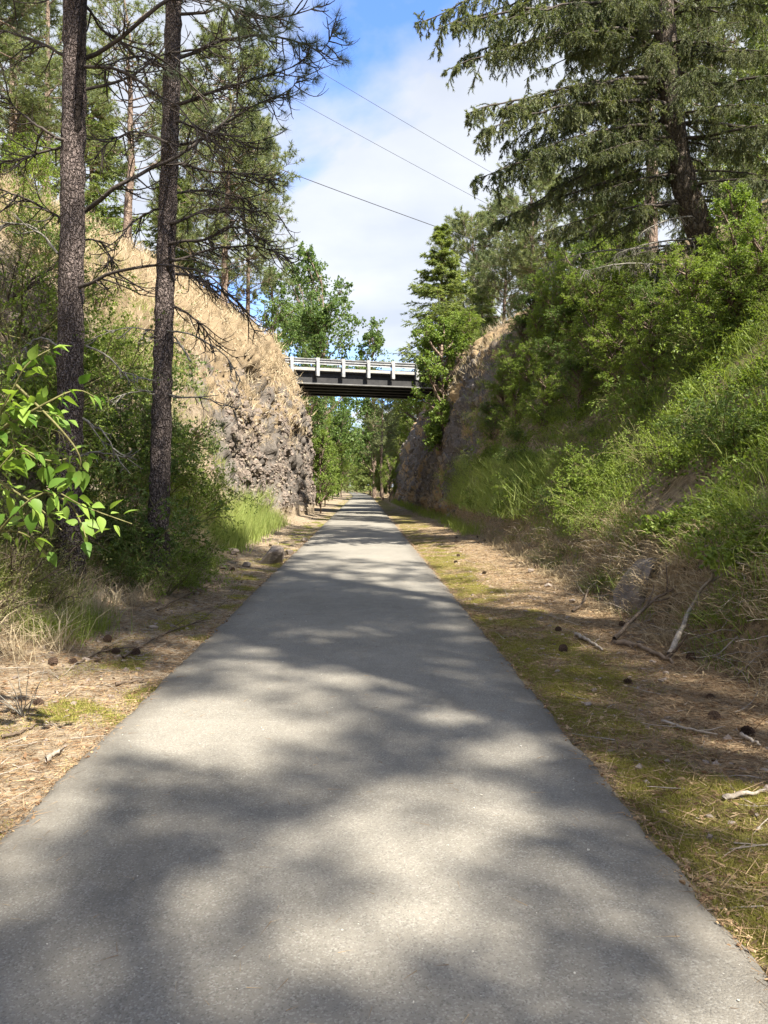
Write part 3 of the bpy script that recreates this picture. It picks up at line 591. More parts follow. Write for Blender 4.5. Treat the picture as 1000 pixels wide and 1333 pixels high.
# trees behind and beside the camera on the sun side: their shade dapples the trail
for (x, y, s, p) in [(8.2, -1.5, 1.15, 0), (6.8, -8.5, 1.1, 1), (10.5, -5.5, 1.25, 0), (8.0, -14, 1.2, 2), (7.2, -2.8, 1.75, 0), (8.6, 1.6, 1.6, 1)]:
    if (x, y) == (10.5, -5.5): U(0, 6.28)
    plant_tree('pine_tree', SPARSE[p % 2], (x, y, height(x, y)-.1), 'tall pine on the right bank outside the picture, shading the trail', 'tree', 'pines shading the trail from the right bank', s)

# ---------------------------------------------------------------- the two bare pines on the left
def near_trunk(pts, rad, name, parent, seed, knots=()):
    pts = np.array(pts, float); s = np.linspace(0, len(pts)-1, 170); pl = np.stack([np.interp(s, np.arange(len(pts)), pts[:, i]) for i in range(3)], 1)
    k = np.ones(9)/9; pad = np.pad(pl, ((4, 4), (0, 0)), 'edge'); pl = np.stack([np.convolve(pad[:, i], k, 'valid') for i in range(3)], 1)
    r = np.interp(s, np.arange(len(pts)), rad); n = 30; ang = np.arange(n)*2*np.pi/n
    dirs = np.stack([np.cos(ang), np.sin(ang), ang*0], 1)
    V = pl[:, None]+dirs[None]*r[:, None, None]; F = V.reshape(-1, 3)
    wp = F+(fbm(F*9, 2, seed+2)-.5)[:, None]*.09; f1, f2, cid = worley(wp*np.array([21, 21, 8.5])+seed, seed); d = np.minimum(f2-f1, .3)*.03+(cid-.5)*.022+(fbm(F*6, 3, seed)-.5)*.035
    F = F+np.tile(dirs, (len(pl), 1))*d[:, None]
    idx = np.arange(len(F)).reshape(len(pl), n); nx = np.roll(idx, -1, 1); a, b, c, e = idx[:-1], nx[:-1], nx[1:], idx[1:]
    Tt = np.concatenate([np.stack([a, b, c], -1).reshape(-1, 3), np.stack([a, c, e], -1).reshape(-1, 3)])
    return link(name, mesh_np(name, F, Tt, M['bark'], None, True), parent)
def smooth_pl(P, K):
    P = np.array(P, float); n = len(P); t = np.linspace(0, n-1, K); i = np.clip(t.astype(int), 0, n-2); f = (t-i)[:, None]
    g_ = lambda j: P[np.clip(j, 0, n-1)]
    p0, p1, p2, p3 = g_(i-1), g_(i), g_(i+1), g_(i+2)
    return .5*((2*p1)+(-p0+p2)*f+(2*p0-5*p1+4*p2-p3)*f**2+(-p0+3*p1-3*p2+p3)*f**3)
def dead_branch(pts, r0, parent, tuft=0, dens=9., mat='deadwood', tl=.55, t_from=.2, curl=1.0, sub=True):
    """one bough as a part: a bent main limb with side twigs that sag and hook upward at their ends; tuft = share of twigs with needles"""
    pl = smooth_pl(pts, 22)[None]; pl[0, 3:] += np.cumsum(rng.normal(size=(19, 3))*.008, 0)
    g = Geo(); tubes(g, pl, r0, .005, 6, power=.8); L = np.linalg.norm(np.diff(pl[0], axis=0), axis=1).sum(); n = max(4, int(L*dens))
    t = U(t_from, 1., (1, n)); P, D = along(pl, t); P, D = P[0], D[0]; side = norm(np.cross(D, [0, 0, 1.]))*np.where(np.arange(n) % 2, 1, -1)[:, None]
    d = norm(D*.7+side*U(.2, 1., (n, 1))+np.array([0, 0, 1.])*U(-1.0, .25, (n, 1))); ln = tl*U(.4, 1.35, n)*(1.05-.45*t[0])
    tw = grow(P, d, ln, 8, .42*curl, .10, 1.25*curl); tubes(g, tw, .0115, .005, 4)
    m = tw
    if sub:
        s2, l2 = spawn(tw, ln, 2, .3, .9, 45, lambda t: .45+0*t, 5, .2, .12, .7); tubes(g, s2, .0065, .0035, 3); m = None
    b = g.build('branch', M[mat], parent, True)
    if tuft:
        gg = Geo(); sel = (rng.random(n) < tuft)*(t[0] > .45); tp = [pl[:, -1], tw[sel, -1]]; td = [norm(pl[:, -1]-pl[:, -3]), norm(tw[sel, -1]-tw[sel, -3])]
        if sub: q = np.repeat(sel, 2)*(rng.random(2*n) < .6); tp.append(s2[q, -1]); td.append(norm(s2[q, -1]-s2[q, -3]))
        tp, td = np.concatenate(tp), np.concatenate(td); kp = []
        for i in range(len(tp)):
            if all(np.linalg.norm(tp[i]-tp[j]) > .07 for j in kp): kp.append(i)
        for i in kp:
            gg = Geo()
            for back in (0, .05): tufts(gg, tp[i:i+1]-td[i:i+1]*back, td[i:i+1], 36, .165, .0036, .62)
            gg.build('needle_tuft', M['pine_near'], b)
    return b
def px_branch(L, Y, jit=.5, axis=None):
    if axis: L = [(np.interp(L[0][1], axis[0], axis[1]), L[0][1]+3)]+list(L)
    n = len(L); dz = np.cumsum(rng.normal(size=n))*jit*.45; dz -= dz[0]
    return [at(p[0], p[1], Y+dz[i]) for i, p in enumerate(L)]
def zz_(L): return [(x*.45, y*.45) for x, y in L]      # from the 1000-px zoom of the upper left
t1 = empty('pine_tree', 'nearest bare trunked pine on the left verge with a dark fork up its right side', 'tree', Vector(at(92, 770, 9.5)))
t2 = empty('pine_tree', 'slimmer dark pine on the left verge with long dead boughs over the trail', 'tree', Vector(at(205, 735, 11.6)))
bases = {}
def under(tree):
    inv = tree.location
    return -np.array(inv)
o1, o2 = under(t1), under(t2)
near_trunk([np.array(at(x, y, 9.5))+o1 for x, y in [(92, 785), (91, 700), (90, 600), (91, 500), (94, 300), (96, 150), (98, 0), (99, -200), (100, -500), (101, -900)]], [.185, .16, .152, .148, .142, .136, .13, .12, .10, .04], 'trunk', t1, 3)
near_trunk([np.array(at(x, y, 11.6))+o2 for x, y in [(204, 750), (207, 660), (210, 560), (212, 480), (217, 300), (221, 200), (225, 60), (228, -100), (231, -400), (233, -750)]], [.19, .148, .14, .135, .128, .122, .116, .108, .09, .03], 'trunk', t2, 5)
rng = np.random.default_rng(5)
fk = smooth_pl([np.array(at(x, y, 9.5-dy))+o1 for x, y, dy in [(98, 185, .02), (101, 165, .11), (104, 120, .14), (107, 60, .15), (110, 0, .16), (116, -80, .2), (125, -200, .2)]], 30)[None]
g = Geo(); fk[0, 2:-1] += rng.normal(size=(27, 3))*.006; tubes(g, fk, .046, .034, 10); g.build('forked_stem', M['bark_dark'], t1, True)
AX1 = ([-200, 0, 150, 300, 500, 600, 700], [99, 98, 96, 94, 91, 90, 91]); AX2 = ([-100, 60, 200, 300, 480, 560, 660], [228, 225, 221, 217, 212, 210, 207])
B1 = [  # boughs of the near trunk: pixels, needle share
 (zz_([(255,165),(340,115),(460,20),(530,-2),(620,10),(720,50),(800,68),(860,65),(925,40)]), .55, .034),
 (zz_([(250,610),(340,540),(440,492),(540,440),(640,360),(680,310),(692,240),(690,190)]), 0, .036),
 (zz_([(250,825),(340,782),(450,765),(560,775),(640,815),(690,870)]), 0, .028),
 (zz_([(250,190),(330,200),(420,250),(500,300),(560,360),(600,380)]), 0, .026),
 (zz_([(250,690),(300,700),(330,760),(345,840)]), 0, .018),
 (zz_([(255,20),(300,80),(350,110),(450,150),(560,230),(600,300)]), .25, .024),
 (zz_([(180,160),(110,130),(60,110),(0,95),(-80,100)]), .3, .028),
 (zz_([(175,405),(120,375),(60,330),(0,280),(-70,230)]), .0, .026),
 (zz_([(172,430),(110,445),(50,465),(0,480),(-60,510)]), .0, .022),
 (zz_([(175,635),(120,600),(60,575),(0,545),(-70,520)]), .0, .024),
 (zz_([(180,-20),(90,-60),(20,-10),(-60,40)]), .5, .03),
 (zz_([(255,260),(360,225),(470,160),(560,150),(640,115)]), .0, .026)]
for pts, tf, r in B1: dead_branch([p+o1 for p in px_branch(pts, 9.5, .5, AX1)], r, t1, tf, 9 if len(pts) > 4 else 6)
B2 = [
 (zz_([(520,165),(580,140),(640,118),(760,105),(860,128),(920,150),(965,75)]), .6, .03),
 (zz_([(515,420),(580,400),(640,360),(700,320),(760,290),(830,262),(865,225)]), .35, .028),
 (zz_([(515,300),(600,265),(690,238),(770,218),(840,190),(900,160)]), .6, .028),
 (zz_([(520,640),(600,605),(680,598),(740,605),(810,618)]), 0, .026),
 (zz_([(512,750),(620,715),(700,708),(770,715),(840,740)]), 0, .026),
 (zz_([(505,790),(560,790),(620,820),(690,870),(745,960)]), 0, .028),
 (zz_([(510,890),(560,920),(590,960),(620,1010)]), 0, .02),
 (zz_([(520,470),(580,490),(660,495),(740,500),(785,520)]), .1, .024),
 (zz_([(522,560),(590,555),(660,570),(720,590),(760,640)]), 0, .022),
 (zz_([(520,700),(590,690),(640,660),(700,655),(760,690),(800,735)]), 0, .024),
 (zz_([(525,350),(590,370),(660,400),(720,410),(770,405)]), .1, .022),
 (zz_([(490,200),(420,170),(340,180),(270,230)]), 0, .024),
 (zz_([(480,420),(400,390),(330,400),(270,450)]), 0, .02),
 (zz_([(470,600),(400,640),(350,700),(330,760)]), 0, .02),
 (zz_([(520,40),(600,30),(680,10),(740,40),(780,40)]), .6, .026),
 (zz_([(500,10),(560,-40),(650,-60),(740,-20),(800,10)]), .6, .026)]
for pts, tf, r in B2: dead_branch([p+o2 for p in px_branch(pts, 11.6, .5, AX2)], r*1.2, t2, tf, 13, tl=.62)
# grey lichened low boughs
for pts, tr_, oo, Y in [([(248,470),(228,440),(200,428),(170,425),(140,433),(112,447)], t2, o2, 11.5), ([(215,430),(260,440),(300,470),(320,500)], t2, o2, 11.5),
        ([(235,517),(200,510),(170,512),(150,518),(120,530)], t2, o2, 11.5), ([(225,517),(262,520),(285,525),(310,540)], t2, o2, 11.5),
        ([(105,594),(125,588),(150,590),(180,594)], t1, o1, 9.4), ([(112,450),(140,465),(165,490),(200,500)], t1, o1, 9.4), ([(75,450),(50,440),(30,455),(20,490)], t1, o1, 9.4),
        ([(75,330),(50,300),(20,290),(-10,300)], t1, o1, 9.4), ([(108,545),(125,555),(140,565),(155,590)], t1, o1, 9.4)]:
    b = dead_branch([p+oo for p in px_branch(pts, Y, .3)], .017, tr_, 0, 7, 'lichen', .36, .1, .6); b['label'] = 'grey lichen covered dead bough'
# their live crowns, above the picture
for tr_, z0, seed in ((t1, 8.5, 41), (t2, 9.0, 42)):
    rng = np.random.default_rng(seed); n = 46; ang = U(0, 6.28, n); zc = U(z0, z0+6.2, n); P = np.stack([ang*0+.1, ang*0, zc-1*0-.3], 1)
    li = grow(P, np.stack([np.cos(ang), np.sin(ang), ang*0+.15], 1), 2.6*(1-((zc-z0)/6.6)**2*.8)*U(.6, 1.1, n), 6, -.1, .12, .3); tw, tl_ = spawn(li, np.full(n, 2.2), 10, .3, 1, 50, lambda t: .35+0*t, 3)
    g = Geo(); P, D = along(tw, np.tile([[.5, .8, 1.]], (len(tw), 1))); tufts(g, P.reshape(-1, 3), D.reshape(-1, 3), 16, .2, .014); g.build('crown', M['pine'], tr_)
    g = Geo(); tubes(g, li, .035, .008, 4); tubes(g, tw, .01, .004, 3); g.build('crown_limbs', M['deadwood'], tr_, True)

# ---------------------------------------------------------------- leaning Douglas-fir on the right bank
rng = np.random.default_rng(15); YF = 18.0
FT = [at(x, y, YF+d) for x, y, d in [(975, 430, .6), (940, 360, .4), (915, 310, .2), (896, 255, 0), (882, 205, 0), (873, 130, 0), (866, 40, 0), (860, -80, .2), (852, -300, .4), (845, -560, .6)]]
fo = np.array(FT[0]); fb = empty('fir_tree', 'big leaning fir on the right bank with drooping boughs reaching over the trail', 'tree', Vector(fo))
o = near_trunk([p-fo for p in FT], [.42, .36, .33, .30, .27, .25, .23, .19, .12, .03], 'trunk', fb, 8); o.data.materials.clear(); o.data.materials.append(M['bark_fir'])
def bough_variant(seed, L=4.0, n=60, tl=.62, ndl=1.0, bare=False):
    """a 4 m bough along +X whose twigs hang in flat sprays"""
    global rng; rng = np.random.default_rng(seed); K = 18; t = np.linspace(0, 1, K)
    pl = np.stack([t*L, np.cumsum(rng.normal(size=K))*.05, .16*np.sin(t*2.6)-.22*t**2.2], 1)[None]; g = Geo(); tubes(g, pl, .045, .006, 6, power=.8)
    tt = U(.10, 1., (1, n)); P, D = along(pl, tt); P, D = P[0], D[0]; side = norm(np.cross(D, [0, 0, 1.]))*np.where(np.arange(n) % 2, 1, -1)[:, None]
    d = norm(D*.75+side*U(.3, 1.1, (n, 1))+np.array([0, 0, 1.])*U(-.55, .3, (n, 1))); ln = tl*U(.3, 1.5, n)*(1.15-.65*tt[0])*np.minimum(1, .45+tt[0]*2)
    tw = grow(P, d, ln, 6, .45, .12, .0); tubes(g, tw, .008, .003, 3); s2, l2 = spawn(tw, ln, 7, .1, 1., 50, lambda t: .46-.22*t, 4, .55, .14, 0); tubes(g, s2, .0045, .003, 3)
    bm_ = g.mesh('bough', M['lichen' if bare else 'deadwood'], True)
    if bare: return bm_, None
    gg = Geo()
    for src, m in ((s2, 16), (tw, 20)):
        P, D = along(src, np.tile(np.linspace(.05, 1, m)[None], (len(src), 1))); P, D = P.reshape(-1, 3), D.reshape(-1, 3); q = np.repeat(U(0, 1, len(src)), m)
        for k in range(2): blades(gg, P, norm(D*.85+rdir(len(P))*.6), .05*U(.7, 1.3, len(P)), .0115, np.clip(q*.75+U(0, .25, len(P)), 0, 1))
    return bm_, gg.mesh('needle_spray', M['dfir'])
BV = [bough_variant(200+i) for i in range(6)]; BB = [bough_variant(230+i, n=34, tl=.6, bare=True) for i in range(2)]
def set_bough(v, st, tip, parent, roll=0.0):
    d = Vector(tip-st); L = d.length; x = d.normalized(); y = Vector((0, 0, 1)).cross(x).normalized(); z = x.cross(y)
    from mathutils import Matrix
    o = link('bough', v[0], parent); sc = L/4.0; o.matrix_local = Matrix.LocRotScale(Vector(st), Matrix((x, y, z)).transposed().to_quaternion() @ Vector((1, 0, 0)).rotation_difference(Vector((1, 0, 0))), Vector((sc, max(sc, .75), max(sc, .75))))
    if v[1]: link('needle_spray', v[1], o)
    return o
def ftrunk(z):
    P = np.array(FT); return np.array([np.interp(z, P[:, 2], P[:, 0]), np.interp(z, P[:, 2], P[:, 1]), z])
rng = np.random.default_rng(16)
FB = [(548,-5),(560,20),(575,75),(592,62),(600,128),(606,165),(622,205),(640,232),(668,262),(700,285),(735,300),(770,335),(640,40),(680,90),(700,150),(650,120),(585,20),(620,30),(660,190),(720,220),(690,30),(740,120),(760,230),(800,260),(780,180),(640,-30),(600,-40),(730,40)]
for i, (x, y) in enumerate(FB):
    tip = at(x, y+12, YF+U(-2.2, 1.2)); L = 7.6-tip[0]; set_bough(BV[i % 6], ftrunk(tip[2]+.22*L+U(-.1, .4))-fo, tip-fo, fb)
for i, z in enumerate(np.linspace(8.3, 21, 90)):
    a = i*2.39996+U(-.3, .3); L = U(2.6, 4.6)*np.clip(1.15-(z-8)/24, .35, 1); st = ftrunk(z); set_bough(BV[i % 6], st-fo, st+np.array([math.cos(a)*L, math.sin(a)*L, -L*U(.12, .4)])-fo, fb)
for i, (x, y) in enumerate([(905,60),(940,120),(985,60),(950,200),(995,180),(925,250),(985,270),(900,10),(960,-10)]):
    tip = at(x+60, y+10, YF-U(.5, 2.5)); st = ftrunk(tip[2]+U(.4, 1.)); set_bough(BV[i % 6], st-fo, tip-fo, fb)
for i, (x, y) in enumerate([(760,345),(800,325),(715,335),(850,370),(985,250),(830,300),(770,290)]):
    tip = at(x, y, YF+U(-1.5, .5)); b = set_bough(BB[i % 2], ftrunk(tip[2]+U(.3, .9))-fo, tip-fo, fb); b['label'] = 'bare grey dead bough low on the trunk'

# ---------------------------------------------------------------- shrubs
def shrub_proto(seed, Rr, H, nst, nt, nleaf, leaf, mat, stem='stem', aspect=.55, droop=.2):
    global rng; rng = np.random.default_rng(seed); a = U(0, 6.28, nst); tilt = U(.1, 1.0, nst)
    D = norm(np.stack([np.cos(a)*tilt, np.sin(a)*tilt, np.ones(nst)], 1)); L = H*U(.6, 1.1, nst)*(1+tilt*.35*Rr/H)
    P = np.stack([np.cos(a)*Rr*.12, np.sin(a)*Rr*.12, a*0-.1], 1); st = grow(P, D, L, 7, droop, .12, 0)
    tg = Geo(); tubes(tg, st, .014*H**.5, .004, 4); tw, tl = spawn(st, L, nt, .25, 1, 48, lambda t: .42-.15*t, 5, droop, .15, 0); tubes(tg, tw, .006, .002, 3)
    t2_, l2 = spawn(tw, tl, 3, .3, 1, 45, lambda t: .5+0*t, 3, droop, .15, 0); al = [tw, t2_]; g = Geo()
    for src, m in ((tw, nleaf), (t2_, nleaf)):
        if not len(src): continue
        P, D = along(src, U(.2, 1, (len(src), m))); n = len(src)*m; tt = np.repeat(U(0, 1, len(src)), m); k = src.shape[0]
        d = norm(D.reshape(-1, 3)*.6+rdir(n)*.8+np.array([0, 0, .1])); leaves(g, P.reshape(-1, 3), d, leaf*U(.6, 1.25, n), leaf*aspect, np.clip(tt*.6+U(0, .4, n), 0, 1))
    return tg.mesh('stems', M[stem], True), g.mesh('foliage', M[mat])
SH = {
 'a': shrub_proto(61, .8, 1.3, 16, 9, 6, .075, 'shrub'), 'b': shrub_proto(62, .9, 1.1, 18, 9, 6, .06, 'shrub_dark'),
 'c': shrub_proto(63, .7, 1.0, 14, 8, 5, .07, 'shrub_pale'), 'd': shrub_proto(64, .6, .8, 16, 8, 4, .028, 'drybush', 'twig', .6),
 'e': shrub_proto(65, .5, .6, 16, 6, 5, .085, 'shrub', aspect=.8, droop=.5), 'f': shrub_proto(66, 1.0, 1.5, 18, 10, 5, .05, 'shrub', droop=.35),
 'g': shrub_proto(67, .6, .9, 12, 7, 0, .05, 'drybush', 'lichen') if False else None}
def where_right(P):
    px, py = 473+1000*P[0]/max(P[1], 1), 633-1000*(P[2]-CAMZ)/max(P[1], 1)
    if px > 1000 or px < 0: col = 'past the photo edge'
    else: col = ['beside the cliff', 'below the pale pine', 'in the middle', 'below the leaning fir', 'by the photo edge'][int(np.clip((px-620)/80, 0, 4))]
    row = ['high', 'fairly high', 'halfway up', 'low', 'at the bottom'][int(np.clip((py-400)/75, 0, 4))]
    return row, col
def where_left(P):
    px, py = 473+1000*P[0]/max(P[1], 1), 633-1000*(P[2]-CAMZ)/max(P[1], 1)
    col = 'past the photo edge' if px < 0 else 'left of the nearest trunk' if px < 85 else 'between the two bare trunks' if px < 215 else 'right of the slimmer trunk'
    return ['high', 'halfway up', 'low'][int(np.clip((py-430)/110, 0, 2))], col
rng = np.random.default_rng(123)
def shrub(kind, P, s, label, group=None, sz=1.0, name='shrub', cat='shrub'):
    st, fo_ = SH[kind]; o = empty(name, label, cat, Vector(P), group, U(0, 6.28)); o.scale = (s, s, s*sz); link('stems', st, o); link('foliage', fo_, o); return o
def shrub_px(kind, px, py, s, label, group=None, sz=1.0, y0=3.0): return shrub(kind, hit(px, py, y0), s, label, group, sz)
def small_tree(pr, P, s, label, group=None, name='leafy_tree', cat='small tree', sx=1.0):
    o = plant_tree(name, pr, P, label, cat, group, s); o.scale = (s*sx, s*sx, s); return o
# along the trail near the bridge
small_tree(SHPALE, (-2.45, 44.3, 0), .95, 'bright green bushy sapling at the foot of the left cliff under the bridge', sx=1.0)
small_tree(SHPALE, (-2.9, 58, 0), 1.0, 'pale green bush behind the sapling under the bridge, left of the trail')
small_tree(SHPALE, (2.2, 92, 0), 1.15, 'bright bush right of the trail far beyond the bridge')
small_tree(SHTREE[0], (2.6, 76, 0), .8, 'green bush at the foot of the right cliff beyond the bridge')
small_tree(SHPALE, (-3.4, 84, 0), 1.3, 'leafy bush left of the trail far beyond the bridge')
small_tree(SHTREE[0], (-3.0, 105, 0), 1.3, 'dark bush on the left where the trail narrows away')
small_tree(SHTREE[1], (2.6, 118, 0), 1.5, 'round bush right of the trail near its end')
small_tree(SHPALE, (-1.2, 150, 0), 1.4, 'small bush at the very end of the trail')
small_tree(SHPALE, (4.2, 40.6, height(4.2, 40.6)-.4), 1.55, 'pale leafy tree clinging to the right cliff in front of the bridge end', sx=1.05)
small_tree(SHPALE, (5.3, 43.2, height(5.3, 43.2)-.5), .8, 'pale leafy tree on the rim against the hidden guardrail end', sx=1.3)
small_tree(SHTREE[0], (5.6, 40.2, height(5.6, 40.2)-.3), .5, 'small green tree on the crest of the right cliff', sx=1.4)
# thicket on the upper right bank
i = 0
for px, py, s in [(690,450,.5),(715,440,.5),(745,425,.55),(775,415,.55),(805,405,.5),(700,490,.5),(740,480,.5),(780,460,.5),(830,440,.48),(865,432,.36),(665,510,.42),(690,530,.45),(730,525,.45),(770,515,.45),(820,490,.45),(860,475,.42),(905,450,.4),(950,440,.3),(645,575,.36),(672,570,.4),(710,560,.4),(752,550,.4),(990,415,.34),(925,415,.26),(790,440,.55),(760,450,.5),(720,460,.5),(680,470,.45),(655,540,.36),(840,415,.36),(890,425,.28),(800,520,.36),(850,505,.36),(700,420,.5),(735,405,.55),(770,392,.55)]:
    P = hit(px, py, 12.); rw, cl = where_right(P); small_tree(SHTREE[(i % 3 == 0)*1], P-np.array([0, 0, .2]), s, ('larger ' if s > .47 else 'smaller ')+('dark' if i % 3 == 0 else 'mid green')+' leafy thicket bush '+rw+' on the right bank, '+cl, 'bushes of the thicket on the right bank', sx=1.35); i += 1
small_tree(SHPALE, hit(830, 350, 12.), .5, 'pale yellow green leafy tree beside the base of the leaning fir')
small_tree(SHPALE, hit(960, 430, 10.), .5, 'sunlit pale green bush high on the right bank at the edge of the photo')
# low shrubs on the open right bank
lows = [(835,540,'c',.8,'pale sunlit shrub alone in the middle of the right bank'),(930,470,'a',.8,'bright green shrub high on the right bank below the pale bush'),(700,640,'c',.6,'small pale shrub on the grassy foot of the right bank'),
 (640,610,'a',.8,'green shrub at the right foot of the rock cliff'),(600,635,'f',.8,'leafy shrub low against the right rock cliff'),(955,590,'b',.8,'dark shrub on the right bank in a shaded hollow'),(880,690,'e',.6,'broad leaved plant just above the dry bank, right of the grey rock'),
 (920,690,'e',.7,'largest broad leaved plant above the dry bank on the right'),(990,720,'e',.7,'broad leaved plant cut by the right edge of the photo'),(850,610,'f',.6,'bright green shrub in the middle of the slope below the pale one'),(790,640,'a',.5,'little green shrub above the dry thatch bank')]
for px, py, kd, s, lb in lows: shrub_px(kd, px, py, s, lb)
for j in range(150):
    P, N, i_ = scatter(RB, 1, (RB['v'] > 2.9)*(RB['v'] < 6.2)*(Yr > 5.5)*(Yr < 33)*(1-.6*sstep(20, 33, Yr))); s = U(.35, .75)
    shrub('abfecdbf'[j % 8], P[0]-np.array([0, 0, .08]), s*(.8 if P[0][1] < 14 else 1), 'low '+{'a': 'bright green', 'b': 'dark green', 'f': 'small leaved green', 'e': 'broad leaved', 'c': 'pale', 'd': 'twiggy brown'}['abfecdbf'[j % 8]]+' plant '+' on the grassy right bank, '.join(where_right(P[0])), 'low leafy plants over the right bank', U(.7, 1.1))
# left side undergrowth
lefts = [(18,300,'f',1.3,'green shrub on the upper left slope at the edge of the photo'),(55,345,'b',1.2,'dark shrub on the upper slope left of the nearest trunk'),(8,380,'d',1.6,'brown twiggy bush on the slope at the left edge'),(62,410,'d',1.4,'brown twiggy bush just left of the nearest trunk, halfway up'),(30,250,'a',1.3,'leafy shrub on the skyline of the left slope'),(125,400,'d',1.3,'brown twiggy bush on the dry slope right of the nearest trunk'),(12,770,'d',1.0,'sparse twiggy bush with tiny leaves at the lower left edge'),(60,740,'d',1.1,'sparse twiggy bush in front of the nearest trunk'),(120,720,'d',.9,'sparse twiggy bush right of the nearest trunk base'),
 (160,690,'f',.8,'shaded green shrub between the two bare trunks'),(235,690,'f',1.0,'green shrub at the foot of the slimmer trunk, beside the trail'),(255,670,'a',.7,'bright green shrub right of the slimmer trunk'),(190,640,'b',1.1,'dark shrub behind the slimmer trunk'),
 (140,610,'b',1.2,'dark shrub on the slope between the two trunks'),(20,640,'a',.9,'green shrub on the slope left of the nearest trunk'),(30,560,'f',1.1,'leafy shrub higher on the slope at the left edge'),
 (200,590,'b',1.0,'tall dark shrub on the bank right behind the slimmer trunk'),(170,540,'b',1.4,'dark bush under the lichened boughs between the trunks'),(20,440,'f',1.4,'leafy bush high on the left slope at the edge of the photo'),(175,480,'f',.9,'leafy bush just left of the slimmer trunk, halfway up')]
shrub('f', (-2.85, 10.9, .1), .62, 'green shrub covering the foot of the slimmer trunk'); shrub('b', (-3.35, 10.6, .2), .62, 'dark leafy shrub just left of the foot of the slimmer trunk'); shrub('a', (-2.75, 12.3, .05), .6, 'leafy shrub by the verge beyond the slimmer trunk')
shrub('d', (-3.6, 8.6, .2), .7, 'twiggy bush right in front of the foot of the nearest trunk')
for px, py, kd, s, lb in lefts: shrub_px(kd, px, py, s, lb, y0=5.0)
for j in range(26):
    P, N, i_ = scatter(LB, 1, (LB['v'] > 2.3)*(LB['v'] < 5.2)*(Yc > 6)*(Yc < 19)); shrub('bfad'[j % 4], P[0]-np.array([0, 0, .1]), U(.6, 1.2), {'b': 'dark', 'f': 'small leaved', 'a': 'bright green', 'd': 'twiggy sparse'}['bfad'[j % 4]]+' undergrowth shrub '+' on the left bank, '.join(where_left(P[0])), 'undergrowth shrubs on the left bank', U(.8, 1.1))

# sapling with large leaves at the left edge
rng = np.random.default_rng(77)
def leaf_mesh(seed):
    r = np.random.default_rng(seed); n = 7; s = np.linspace(0, 1, n); w = np.array([.02, .30, .40, .36, .25, .12, .0])*1.5; bend = -.25*s**2+r.uniform(-.05, .05); V, Tt = [], []
    for i in range(n):
        V += [(-w[i]*.5, s[i], bend[i]+.12*w[i]), (0, s[i], bend[i]), (w[i]*.5, s[i], bend[i]+.12*w[i])]
    for i in range(n-1):
        a = i*3; Tt += [(a, a+1, a+4), (a, a+4, a+3), (a+1, a+2, a+5), (a+1, a+5, a+4)]
    return mesh_np('leaf', np.array(V), Tt, M['aspen'], np.full(len(V), r.uniform(.1, .9)), True)
LM = [leaf_mesh(i) for i in range(7)]
sap = empty('sapling', 'young sapling with large bright green leaves reaching in at the left edge', 'sapling', Vector((-2.45, 4.5, height(-2.45, 4.5)-.05))); so_ = np.array(sap.location)
stems = []
for pts in [[(-75,985),(-60,800),(-40,640),(0,560),(45,535),(85,545)],[(-72,985),(-50,760),(-25,600),(20,500),(40,470),(65,455)],[(-75,985),(-40,780),(0,690),(60,640),(110,660),(172,682)],[(-70,985),(-60,760),(-40,660),(-10,620),(20,585)],[(-10,620),(20,640),(50,660),(80,690)],[(0,560),(40,590),(70,600),(110,590)],[(0,560),(60,525),(100,508),(128,520)],[(20,500),(80,560),(105,600),(92,632)],[(60,640),(90,655),(105,680),(112,700)],[(-40,640),(0,610),(30,590),(50,600)],[(-25,600),(0,540),(15,520),(25,545)],[(-20,700),(10,690),(40,700),(60,720)]]:
    Y0 = 4.5; d = np.cumsum(rng.normal(size=len(pts))*.09); d -= d[0]; stems.append(smooth_pl([at(x, y, Y0+d[i])-so_ for i, (x, y) in enumerate(pts)], 16))
st = np.array(stems); g = Geo(); tubes(g, st, .009, .0025, 5); g.build('stem', M['stem'], sap, True)
k_ = 0
for j, s_ in enumerate(st):
    big = j < 4; ts = U(.45 if big else .1, 1., 22 if big else 15); P, D = along(s_[None], ts[None]); P, D = P[0], D[0]
    for i in range(len(P)):
        d = norm(D[i]*.5+rng.normal(size=3)*.6+np.array([0, 0, -.42])); pe = P[i]+norm(d*.7+rng.normal(size=3)*.3+np.array([0, 0, .2]))*.045
        o = link('leaf', LM[k_ % 7], sap, Vector(pe)); k_ += 1; o.scale = [U(.05, .13)]*3; o.rotation_mode = 'QUATERNION'
        d[1] *= .5; q = Vector(d).to_track_quat('Y', 'Z'); q2 = Vector((0, 1, 0)); from_roll = U(-1.0, 1.0)
        from mathutils import Quaternion
        o.rotation_quaternion = q @ Quaternion((0, 1, 0), from_roll)

